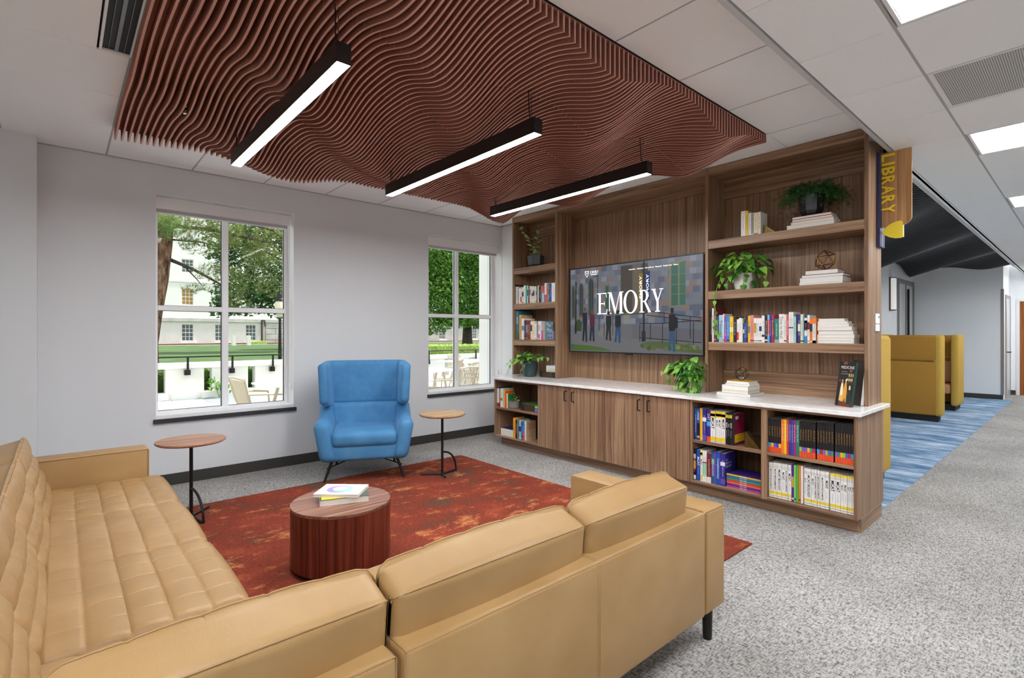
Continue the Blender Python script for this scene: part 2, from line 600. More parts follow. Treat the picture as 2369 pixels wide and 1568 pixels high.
# window wall with two openings
W1 = (0.654, 1.878, 0.617, 2.682)
W2 = (3.555, 4.800, 0.617, 2.682)
mb = MB()
YB = 6.00
mb.box(-0.137, W1[0], WY, YB, 0, 3.2); mb.box(W1[1], W2[0], WY, YB, 0, 3.2)
for w in (W1, W2):
    mb.box(w[0], w[1], WY, YB, 0, w[2]); mb.box(w[0], w[1], WY, YB, w[3], 3.2)
mb.box(4.80, 5.2, WY, YB, 0, 3.2)
mb.build('wall_back', WALL, kind='structure', loc=(2.4, WY, 0))
mb = MB().box(-3.2, -0.137, 5.447, YB, 0, 3.2)
mb.build('wall_column', WALL, kind='structure')
mb = MB().box(4.80, 5.2, 5.125, WY, 0, 3.2).box(4.875, 4.97, 1.19, 5.125, 0, 3.2)
mb.build('wall_right', WALLW, kind='structure')
MB().box(-3.3, -3.2, -5.2, YB, 0, 3.2).build('wall_left', WALLW, kind='structure')
MB().box(-3.3, 17.0, -5.3, -5.2, 0, 3.2).build('wall_front', WALLW, kind='structure')
# reading nook behind the shelves
MB().box(4.97, 15.1, 2.80, 2.95, 0, 3.2).build('wall_nook', WALLW, kind='structure')
MB().box(15.0, 15.15, 1.262, 2.80, 0, 3.2).build('wall_far', WALLW, kind='structure')
mb = MB().box(15.15, 15.35, 1.262, 1.40, 0, 3.2).box(15.35, 16.45, 1.262, 1.40, 2.25, 3.2).box(16.30, 16.45, 1.262, 1.4, 0, 2.25)
mb.build('wall_corridor', WALLW, kind='structure')
mb = MB().box(16.45, 16.6, 1.125, 1.40, 0, 3.2).box(16.45, 16.6, -5.2, 1.125, 2.16, 3.2).box(16.45, 16.6, -5.2, 0.0, 0, 2.16)
mb.build('wall_end', WALLW, kind='structure')

def baseboard(name, x0, x1, y0, y1):
    mb = MB().box(x0, x1, y0, y1, 0, 0.103, 0.002)
    return mb.build(name, BLACKV, kind='structure')
baseboard('baseboard_back', -0.137, 4.80, WY - 0.012, WY)
baseboard('baseboard_column', -3.2, -0.137, 5.435, 5.447)
baseboard('baseboard_far', 14.985, 15.0, 1.262, 2.80)
baseboard('baseboard_end', 16.43, 16.45, 1.175, 1.262)
MB().box(-0.137, 4.80, WY - 0.018, WY, 0.0, 0.012).build('trim_1', BLACKV, kind='structure')
# metal corner guard
MB().box(14.990, 15.01, 1.252, 1.30, 0.1, 2.35).box(15.0, 15.04, 1.250, 1.262, 0.1, 2.35).build('trim_2', mat('steel_guard', '#a5a5a5', 0.3, 0.9), kind='structure')

# ceilings: slabs, boards and runners
csl = MB().box(-3.2, 15.1, HY, 6.0, CZ + 0.10, CZ + 0.16).build('ceiling', mat('ceiling_void', '#8a8a88', 0.9), kind='structure', loc=(6, 3, CZ))
hsl = MB().box(-3.2, 16.9, -5.2, HY, HZ + 0.10, HZ + 0.14).box(-3.2, 16.9, HY - 0.02, HY, HZ, CZ).box(4.876, 16.9, HY, 1.10, HZ + .014, CZ).build('ceiling_corridor', [mat('ceiling_void', '#8a8a88')], kind='structure', loc=(6, 0, HZ))
MB().box(-3.2, 4.876, HY - 0.028, HY, HZ - 0.004, HZ + 0.10).box(4.876, 15.0, 1.072, 1.104, HZ - 0.004, CZ).build('trim_3', mat('edge_trim', '#c9c9c8', 0.5), kind='structure')
TS = 0.6375
TILES = {}
def tile(x0, x1, y0, y1, z, parent, gx, gy):
    w, d = round(x1 - x0 - 2 * gx, 4), round(y1 - y0 - 2 * gy, 4)
    if w < 0.02 or d < 0.02: return
    k = (w, d)
    loc = (x0 + gx + w / 2, y0 + gy + d / 2, z)
    if k not in TILES:
        m = MB().box(-w / 2, w / 2, -d / 2, d / 2, 0, 0.012, 0.0015).build('tile', CEIL, parent=parent)
        m.location = Vector(loc) - OFF[parent]
        m.data.transform(Matrix.Translation(OFF[parent]))
        OFF[m] = Vector(loc); TILES[k] = m.data
        return
    share(TILES[k], 'tile', loc, parent)
def cells(lo, hi, origin, step):
    k = math.floor((lo - origin) / step)
    out = []
    a = lo
    while a < hi - 1e-6:
        k += 1
        b = min(hi, origin + k * step)
        if b > a + 1e-6: out.append((a, b))
        a = b
    return out
BX0, BX1, BY0, BY1 = 0.30, 4.125, 1.68, 4.855       # felt baffle field
for xa, xb in cells(-0.975, 4.78, 0.30, TS):
    for ya, yb in cells(HY, WY, 4.855, 0.635):
        cxx, cyy = (xa + xb) / 2, (ya + yb) / 2
        if BX0 < cxx < BX1 and BY0 < cyy < BY1: continue
        if 0.1 < cxx < 0.30 and cyy < 3.59: continue
        if xa < 0.29 <= xb + 0.01 and yb <= 3.60:
            tile(xa, 0.155, ya, yb, CZ, csl, 0.007, 0.002)
        else:
            tile(xa, xb, ya, yb, CZ, csl, 0.007, 0.002)
tile(-3.2, -0.975, HY, 5.66, CZ, csl, 0.007, 0.002)
tile(4.97, 15.0, 1.10, 2.80, CZ, csl, 0.002, 0.002)
tile(4.876, 16.45, HY - 0.03, 1.074, HZ, hsl, 0.0, 0.0)
TROFF = [(0.335 + TS * k, 0.335 + TS * (k + 1)) for k in (-5, -1, 3, 7, 11, 15, 19, 23)]
VENT = (0.335 + TS * 5, 0.335 + TS * 6)
for xa, xb in cells(-0.9, 16.45, 0.335, TS):
    for ya, yb in ((0.605, HY - 0.03), (-0.03, 0.605), (-0.665, -0.03), (-1.30, -0.665)):
        cxx = (xa + xb) / 2
        if ya < 0.6 and ya > -0.7 and any(a < cxx < b for a, b in TROFF): continue
        if ya == -0.03 and VENT[0] < cxx < VENT[1]: continue
        tile(xa, xb, ya, yb, HZ, hsl, 0.002, 0.006)
tile(-0.9, 16.45, -5.2, -1.30, HZ, hsl, 0.002, 0.006)
# runners, each a bar of its own
for k in range(0, 8):
    x = 0.30 + TS * k
    if x > 4.79: continue
    if BX0 + 0.1 < x < BX1 - 0.1:
        spans = [(HY, BY0), (BY1, WY)]
    else:
        spans = [(HY, WY)]
    for a, b in spans:
        MB().box(x - 0.007, x + 0.007, a, b, CZ + 0.002, CZ + 0.012).build('runner', GRID, csl)
MB().box(-0.3375 - 0.007, -0.3375 + 0.007, HY, 5.447, CZ + 0.002, CZ + 0.012).build('runner', GRID, csl)
MB().box(-3.2, 16.45, 0.597, 0.613, HZ + 0.001, HZ + 0.012).build('runner', GRID, hsl)
MB().box(-3.2, 16.45, -1.308, -1.292, HZ + 0.001, HZ + 0.012).build('runner', GRID, hsl)
MB().box(-0.137, 4.80, WY - 0.012, WY, CZ - 0.006, CZ).build('trim_4', GRID, kind='structure')

# troffer lights in the corridor
LENS = emis('light_lens', '#f8fbff', 11.0 * LAMP)
FILL_GLOW = emis('fill_panel_glow', '#f8fbff', 1.0 * LAMP)  # glow of the added fill panels behind the camera
REFL = mat('reflector', '#f4f4f2', 0.5)
def troffer(xa, xb, ya, yb, z, label):
    t_ = thing('ceiling_light', ((xa + xb) / 2, (ya + yb) / 2, z), label, 'ceiling light', 'recessed troffers in the corridor ceiling')
    mb = MB()
    for q in ((xa + .006, xa + .022, ya + .006, yb - .006), (xb - .022, xb - .006, ya + .006, yb - .006),
              (xa + .022, xb - .022, ya + .006, ya + .022), (xa + .022, xb - .022, yb - .022, yb - .006)):
        mb.box(q[0], q[1], q[2], q[3], z, z + 0.02)
    mb.build('frame', TRIMW, t_)
    xm = (xa + xb) / 2; h = 0.085
    for sgn, xe in ((-1, xa + .022), (1, xb - .022)):
        mb = MB().prism([(xe, z + 0.01), (xe, z + 0.015), (xm + sgn * 0.10, z + h), (xm + sgn * 0.10, z + h - 0.005)], 'y', ya + .022, yb - .022)
        fix_normals(mb.build('reflector', REFL, t_))
    for ye in (ya + .022, yb - .026):
        mb = MB().prism([(xa + .022, z + 0.01), (xm - 0.10, z + h), (xm + 0.10, z + h), (xb - .022, z + 0.01)], 'y', ye, ye + 0.004)
        fix_normals(mb.build('end_plate', REFL, t_))
    n = 8
    arc = [(xm - 0.10 + 0.20 * i / n, z + h - 0.045 * math.sin(PI * i / n)) for i in range(n + 1)]
    mb = MB().prism(arc[::-1], 'y', ya + .03, yb - .03)
    fix_normals(mb.build('lens', LENS, t_))
    return t_
words_t = ['far behind the camera', 'beside the camera', 'nearest the top edge of the picture, brightly cropped',
           'just past the perforated grille', 'second past the perforated grille', 'third past the perforated grille', 'fourth past the perforated grille', 'last before the corridor end wall']
for (xa, xb), w_ in zip(TROFF, words_t):
    troffer(xa, xb, -0.665, 0.597, HZ, 'white recessed troffer in corridor ceiling, ' + w_)
ORD_ = 'first second third fourth fifth'.split()
# unseen fill panels added behind the camera to brighten the rooms
for k, (xa, xb) in enumerate(TROFF[:5]):
    MB().box(xa + .05, xb - .05, -3.6, -2.4, HZ - 0.012, HZ - 0.002).build('fill_panel', FILL_GLOW, label='added flat fill light panel unseen behind the camera, %s from the wall' % ORD_[k], cat='ceiling light', group='added fill panels behind the camera')

# perforated return grille
g = thing('return_grille', ((VENT[0] + VENT[1]) / 2, 0.28, HZ), 'white perforated square air return grille in the corridor ceiling', 'air grille')
mb = MB()
xa, xb, ya, yb = VENT[0] + .006, VENT[1] - .006, -0.024, 0.597
for q in ((xa, xa + .02, ya, yb), (xb - .02, xb, ya, yb), (xa + .02, xb - .02, ya, ya + .02), (xa + .02, xb - .02, yb - .02, yb)):
    mb.box(*q, HZ, HZ + .01)
mb.build('frame', TRIMW, g)
t = NT('perforated_sheet').set(0.5)
vv = t.coord((105, 105, 1))
fx = t.n('VectorMath', operation='FRACTION'); t.l(vv, fx.inputs[0])
sb = t.n('VectorMath', operation='SUBTRACT'); t.l(fx.outputs[0], sb.inputs[0]); sb.inputs[1].default_value = (.5, .5, 0)
sp = t.n('SeparateXYZ'); t.l(sb.outputs[0], sp.inputs[0])
cb = t.n('CombineXYZ'); t.l(sp.outputs[0], cb.inputs[0]); t.l(sp.outputs[1], cb.inputs[1])
ln = t.n('VectorMath', operation='LENGTH'); t.l(cb.outputs[0], ln.inputs[0])
t.l(t.ramp(ln.outputs['Value'], [(0.30, lin('#2a2a2a')), (0.36, lin('#d8d8d6'))]), t.b.inputs['Base Color'])
MB().box(xa + .02, xb - .02, ya + .02, yb - .02, HZ + .004, HZ + .008).build('perforated_panel', t.m, g)

# slot diffuser beside the felt baffles
g = thing('slot_diffuser', (0.232, 2.3, CZ), 'black linear slot air diffuser in a white frame beside the felt baffles', 'air diffuser')
mb = MB().box(0.158, 0.170, 1.1, 3.575, CZ - .002, CZ + .02).box(0.292, 0.300, 1.1, 3.575, CZ - .002, CZ + .02).box(0.17, 0.292, 3.56, 3.575, CZ - .002, CZ + .02)
mb.build('frame', TRIMW, g)
MB().box(0.17, 0.292, 1.1, 3.56, CZ + .008, CZ + .012).build('backing', mat('deep_black', '#060606', 0.6), g)
for x in (0.197, 0.231, 0.265):
    MB().box(x - (.008 if x == .231 else .0012), x + (.008 if x == .231 else .0012), 1.1, 3.55, CZ + .001, CZ + .006).build('vane', mat('grey_vane', '#7d7f80', 0.4, 0.5), g)

# ------------------------------------------------------------------ felt baffles
def felt_depth(x, y):
    c = x - y
    s = x + y
    c += 0.05 * math.sin(2 * PI * s / 2.54)
    ph = (c - 0.50) / 1.265
    w = 0.5 + 0.5 * math.cos(2 * PI * ph)
    w = w ** 1.5
    a = 1.0
    k = round(ph)
    if k == -2: a *= 1 - max(0.0, min(1.0, (y - 4.25) / 0.55))
    a *= max(0.25, min(1.0, (x - 0.28) / 0.75 + 0.05))
    return 0.064 + (0.112 + 0.012 * math.sin(s * 1.7)) * w * a
baf = thing('felt_baffle_ceiling', (2.2, 3.27, CZ), 'rust red wavy felt baffle canopy hung under the lounge ceiling', 'ceiling baffle')
MB().box(BX0 + .005, BX1 - .005, BY0 + .004, BY1 - .004, CZ - .014, CZ - .004).build('backing_panel', FELT, baf)
NB = 97
pit = (BX1 - 0.012 - BX0 - 0.008) / (NB - 1)
seg_y = [BY0 + 0.635 * k for k in range(6)]
seg_y[-1] = BY1
for i in range(NB):
    x = BX0 + 0.010 + pit * i
    mb = MB(); th = 0.0058
    for a, b in zip(seg_y[:-1], seg_y[1:]):
        a2, b2 = a + 0.0015, b - 0.0015
        n = 14
        ys = [a2 + (b2 - a2) * j / n for j in range(n + 1)]
        jog = random.uniform(-.0025, .0025)
        vs = []
        for y in ys:
            zb = CZ - felt_depth(x, y) + jog
            vs += [(x - th, y, CZ - .013), (x - th, y, zb), (x + th, y, zb), (x + th, y, CZ - .013)]
        fs = []
        for j in range(n):
            q = j * 4
            for e in range(3): fs.append((q + e, q + e + 1, q + e + 5, q + e + 4))
        fs.append((3, 2, 1, 0)); q = n * 4; fs.append((q, q + 1, q + 2, q + 3))
        mb.add(vs, fs)
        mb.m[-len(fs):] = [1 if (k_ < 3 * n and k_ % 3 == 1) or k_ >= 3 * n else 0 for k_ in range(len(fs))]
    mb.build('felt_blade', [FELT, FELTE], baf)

# charcoal baffles over the reading nook
nook = thing('charcoal_baffle_ceiling', (10, 2.0, CZ), 'charcoal wavy felt baffle canopy above the mustard booths', 'ceiling baffle')
MB().box(5.1, 14.9, 1.10, 2.78, CZ - .014, CZ - .002).build('backing_panel', FELTK, nook)
nb = 150
for i in range(nb):
    x = 5.15 + (14.85 - 5.15) * i / (nb - 1)
    mb = MB(); n = 16; vs = []; th = 0.008
    for j in range(n + 1):
        y = 1.12 + 1.62 * j / n
        w = 0.5 + 0.5 * math.cos(2 * PI * ((x - y * 1.6) / 2.5))
        zb = CZ - 0.07 - 0.20 * (0.35 + 0.65 * (y - 1.12) / 1.62) * w ** 1.4
        vs += [(x - th, y, CZ - .013), (x - th, y, zb), (x + th, y, zb), (x + th, y, CZ - .013)]
    fs = []
    for j in range(n):
        q = j * 4
        for e in range(3): fs.append((q + e, q + e + 1, q + e + 5, q + e + 4))
    fs.append((3, 2, 1, 0)); q = n * 4; fs.append((q, q + 1, q + 2, q + 3))
    mb.add(vs, fs)
    mb.m = [1 if (k_ < 3 * n and k_ % 3 == 1) else 0 for k_ in range(len(mb.f))]
    mb.build('felt_blade', [FELTK, FELTKE], nook)

# sprinkler head showing between the blades
g = thing('sprinkler_head', (0.62, 3.93, 2.84), 'small chrome sprinkler head tucked between the rust felt blades', 'sprinkler')
CHR = mat('chrome', '#b9b9b9', 0.15, 1.0)
MB().lathe([(0.03, 2.90), (0.034, 2.893), (0.012, 2.89), (0.010, 2.865), (0.014, 2.862), (0.014, 2.855)], 0.62, 3.93, 12).build('body', CHR, g, True)
MB().lathe([(0.016, 2.842), (0.018, 2.840), (0.004, 2.838)], 0.62, 3.93, 12).build('deflector', CHR, g)
MB().tube([(0.606, 3.93, 2.857), (0.606, 3.93, 2.842)], .0015, 5).tube([(0.634, 3.93, 2.857), (0.634, 3.93, 2.842)], .0015, 5).build('frame_arm', CHR, g)

# ------------------------------------------------------------------ linear pendants
def pendant(x, label):
    y0, y1, z0, z1, hw = 2.20, 4.06, 2.600, 2.692, 0.034
    t_ = thing('linear_pendant', (x, (y0 + y1) / 2, z0), label, 'pendant light', 'linear pendants below the felt canopy')
    mb = MB()
    mb.box(x - hw, x - hw + .003, y0, y1, z0, z1).box(x + hw - .003, x + hw, y0, y1, z0, z1)
    mb.box(x - hw + .003, x + hw - .003, y0, y0 + .003, z0, z1).box(x - hw + .003, x + hw - .003, y1 - .003, y1, z0, z1)
    mb.box(x - hw + .003, x + hw - .003, y0 + .003, y1 - .003, z1 - .003, z1)
    mb.build('housing', BRNM, t_)
    MB().box(x - hw + .003, x + hw - .003, y0 + .003, y1 - .003, z0 + .001, z0 + .006).build('diffuser', emis('pendant_diffuser', '#fbfcff', 18.0 * LAMP), t_)
    for yy in (y0 + .06, y1 - .06):
        MB().tube([(x, yy, z1), (x, yy, CZ - .05)], .0022, 6).build('cable', CHR, t_)
        MB().tube([(x - .008, yy, z1), (x - .010, yy + .01, 2.76), (x - .006, yy + .02, CZ - .05)], .0032, 6).build('power_cord', BLKM, t_)
        MB().tube([(x, yy, z1), (x, yy, z1 + .018)], .006, 8).build('gripper', CHR, t_)
    return t_
pendant(0.945, 'dark bronze linear pendant nearest the slot diffuser, first from the left')
pendant(2.150, 'dark bronze linear pendant between the two others under the felt canopy')
pendant(3.315, 'dark bronze linear pendant closest to the wooden bookcase')

# ------------------------------------------------------------------ windows
def window(n, w, mx, label):
    win = MB()
    x0, x1, z0, z1 = w
    yf, yb = 5.85, 5.91
    fw = 0.038 if n == 1 else 0.05
    mb = MB()
    mb.box(x0, x0 + fw, yf, yb, z0 + .03, z1).box(x1 - fw, x1, yf, yb, z0 + .03, z1)
    mb.box(x0 + fw, x1 - fw, yf, yb, z0 + .03, z0 + .05).box(x0 + fw, x1 - fw, yf, yb, z1 - .04, z1)
    W = mb.build('window_%d' % n, FRAMEW, kind='structure', loc=((x0 + x1) / 2, yf, z0))
    MB().box(mx - .029, mx + .029, yf - .005, yb, z0 + .05, z1 - .04, .004).build('mullion', FRAMEW, W)
    MB().box(x0 + fw, mx - .029, yf - .008, yb, 1.622, 1.670, .004).build('rail', FRAMEW, W)
    MB().box(mx + .029, x1 - fw, yf - .008, yb, 1.622, 1.670, .004).build('rail', FRAMEW, W)
    for a, b in ((x0 + fw, mx - .029), (mx + .029, x1 - fw)):
        for c, d in ((z0 + .05, 1.622), (1.670, z1 - .04)):
            MB().box(a, b, 5.885, 5.889, c, d).build('pane', GLASS, W)
            gk = MB().box(a, a + .004, 5.87, 5.884, c, d).box(b - .006, b, 5.87, 5.884, c, d).box(a, b, 5.87, 5.884, c, c + .004).box(a, b, 5.87, 5.884, d - .004, d)
            gk.build('gasket', mat('black_rubber', '#1b1b1b', 0.6), W)
    # white lining of the opening
    MB().box(x0, x1, WY + .002, yf, z0, z0 + .03).build('sill_board', TRIMW, W)
    MB().box(x0 - .001, x0 + .004, WY + .001, yf, z0 + .03, z1).box(x0 + .004, x1 - .004, WY + .001, yf, z1 - .006, z1).build('lining', TRIMW, W)
    MB().box(x1 - .004, x1 + .001, WY + .001, yf, z0 + .03, z1).build('lining', TRIMW, W)
    mb = MB().box(x0 - .018, x1 + (.018 if n == 1 else -.002), WY - .030, WY + .05, z0 - .036, z0 + .001, .002)
    mb.build('sill', SILLB, W)
    return W
window(1, W1, 1.262, '')
window(2, W2, 4.135, '')
def shade(w, label):
    x0, x1, z0, z1 = w
    t_ = thing('roller_shade', ((x0 + x1) / 2, 5.72, 2.55), label, 'roller shade')
    xe = x1 - .030
    MB().box(x0 + .005, xe, 5.700, 5.79, 2.560, 2.660, .003).build('cassette', TRIMW, t_)
    MB().box(x0 + .012, xe - .012, 5.735, 5.738, 2.530, 2.560).build('shade_cloth', mat('shade_cloth', '#bcbcbe', 0.8), t_)
    MB().box(x0 + .012, xe - .012, 5.730, 5.744, 2.518, 2.532, .003).build('hem_bar', TRIMW, t_)
    MB().tube([(xe + .012, 5.735, 2.60), (xe + .012, 5.735, 0.86)], .0016, 5).tube([(xe + .012, 5.748, 2.60), (xe + .012, 5.748, 0.86)], .0016, 5).build('pull_chain', TRIMW, t_)
    MB().box(xe + .004, xe + .020, 5.728, 5.756, 0.80, 0.87, .004).build('chain_tensioner', WHT, t_)
shade(W1, 'white rolled up roller shade in the head of the large window')
shade(W2, 'white rolled up roller shade in the window beside the bookcase')

# ------------------------------------------------------------------ bookcase
U0, UB = 4.53, 4.872      # front and back of the upper case
F0 = 4.14                 # front of the base cabinets
CT = 0.856                # worktop
bc = thing('bookcase', (4.70, 3.1, CT), 'tall walnut bookcase with open shelves either side of the screen recess', 'bookcase')
def board(name, x0, x1, y0, y1, z0, z1, m=WV, b=0.0015, p=None, lab=None):
    o = MB().box(x0, x1, y0, y1, z0, z1, b).build(name, m, p or bc)
    if lab: o['label'] = lab
    return o
UY = [(5.107, 5.132), (4.307, 4.344), (2.374, 2.404), (1.109, 1.137)]
for a, b in UY:
    board('upright', U0, UB, a, b, CT, 2.944)
bays = [(4.344, 5.107), (2.404, 4.307), (1.137, 2.374)]
for a, b in bays:
    board('top_rail', U0 + .002, U0 + .022, a, b, 2.878, 2.944, WH)
    board('top_panel', U0 + .022, UB - .02, a, b, 2.878, 2.896, WH)
    board('back_panel', 4.852, UB, a, b, CT, 2.944, WV, 0)
for a, b in (bays[0], bays[2]):
    board('upper_cleat', 4.832, 4.852, a, b, 2.70, 2.878, WH)
    for z in (2.264, 1.795, 1.324):
        board('shelf', U0 + .003, 4.852, a, b, z - 0.075, z, WH)
board('upper_cleat', 4.832, 4.852, 2.404, 4.307, 2.81, 2.878, WH)
a, b = bays[2]
board('lower_cleat', 4.832, 4.852, a, b, CT, 1.055, WH)

base = thing('base_cabinet', (4.47, 3.05, 0.09), 'long walnut base cabinet with four doors and open book cubbies', 'cabinet')
def bb(name, *a, **k): return board(name, *a, p=base, **k)
LY0, LY1 = 1.076, 5.037
BZ0, BZ1 = 0.103, 0.826
bb('side_panel', F0, 4.79, LY0, 1.102, BZ0, BZ1, WV)
bb('side_panel', F0, 4.79, 5.014, LY1, BZ0, BZ1, WV)
bb('plinth', 4.218, 4.74, 1.100, 4.985, 0.0, BZ0, WH)
bb('plinth_return', 4.218, 4.74, 1.076, 1.100, 0.0, BZ0, WX)
bb('divider', F0, 4.79, 4.222, 4.248, BZ0, BZ1, WV)
bb('divider', F0, 4.79, 2.316, 2.338, BZ0, BZ1, WV)
bb('divider', F0, 4.79, 1.687, 1.731, BZ0, BZ1, WV)
for y0, y1 in ((4.248, 5.014), (1.731, 2.316), (1.102, 1.687)):
    bb('bottom_board', F0 + .002, 4.79, y0, y1, BZ0, 0.124, WH)
    bb('top_board', F0 + .002, 4.79, y0, y1, 0.807, BZ1, WH)
    bb('middle_shelf', F0 + .004, 4.77, y0, y1, 0.453, 0.477, WH)
    bb('back_board', 4.77, 4.79, y0, y1, 0.124, 0.807, WV)
for y0, y1, hy in ((3.756, 4.222, 3.802), (3.280, 3.756, 3.695), (2.812, 3.280, 2.857), (2.340, 2.812, 2.752)):
    d = bb('door', F0, F0 + .020, y0 + .0022, y1 - .0022, BZ0 + .001, 0.818, WV)
    mb = MB().tube([(F0, hy, 0.775), (F0 - .034, hy, 0.772), (F0 - .034, hy, 0.674), (F0, hy, 0.671)], .0064, 8)
    h = mb.build('pull_handle', BLKM, d)
    h['label'] = 'black bow handle'
board('door_gap_shade', F0 + .0215, F0 + .030, 2.34, 4.220, BZ0, 0.824, mat('deep_black'), p=base)  # black sheet added behind the doors to put shade into the gaps

top = MB().box(4.112, 4.872, 1.052, 5.055, BZ1, CT, 0.003)
top = top.build('worktop', QUARTZ, label='pale veined quartz worktop along the base cabinets', cat='worktop')

# switch plates on the end of the bookcase
g = thing('light_switch', (4.775, 1.106, 1.43), 'white double switch plate on the end of the bookcase', 'light switch')
MB().box(4.69, 4.795, 1.100, 1.109, 1.478, 1.556, .002).build('upper_plate', WHT, g)
MB().box(4.69, 4.795, 1.100, 1.109, 1.420, 1.474, .002).build('lower_plate', WHT, g)
MB().box(4.758, 4.774, 1.0990, 1.0998, 1.520, 1.538).build('marking', BLKM, g)

# projecting library sign
YEL = mat('sign_yellow', '#fde23a', 0.4)
sg = thing('library_sign', (4.79, 1.0, 2.07), 'projecting wooden LIBRARY sign with yellow letters beside the bookcase', 'sign')
MB().box(4.735, 4.875, 1.086, 1.107, 2.075, 2.80, .001).build('wall_plate', mat('sign_navy', '#2b2a5a', 0.45), sg, label='navy blue mounting plate')
poly = [(1.086, 2.80), (0.900, 2.80), (0.900, 2.275), (0.908, 2.255), (0.925, 2.238), (0.950, 2.226), (1.086, 2.226)]
fix_normals(MB().prism(poly, 'x', 4.790, 4.806).build('blade', WSIGN, sg))
MB().box(4.806, 4.810, 1.084, 1.088, 2.075, 2.235).build('edge_strip', WHT, sg)
for k, ch in enumerate('LIBRARY'):
    zc = [2.755, 2.707, 2.652, 2.582, 2.510, 2.434, 2.362][k]
    hh = [0.058, 0.020, 0.060, 0.062, 0.068, 0.062, 0.066][k]
    mb = MB(); vs, fs, w, h = text_geo(ch)
    sx = hh / w; sy = 0.085 / h
    o = Vector((4.784, 1.043, zc))
    put_text(mb, ch, o, (0, 0, -1), (0, -1, 0), width=hh, height=0.085, thick=-0.006, bold=0.03)
    mb.build('letter', YEL, sg)
shp = [(1.084, 2.185), (1.065, 2.215), (1.035, 2.24), (0.995, 2.256), (0.965, 2.260), (0.953, 2.250), (0.950, 2.135), (0.962, 2.128), (1.0, 2.130), (1.035, 2.142), (1.065, 2.162)]
fix_normals(MB().prism(shp, 'x', 4.780, 4.789).build('shield', YEL, sg))
MB().box(4.789, 4.800, 0.9485, 0.9545, 2.135, 2.226).build('shield_edge', WHT, sg)

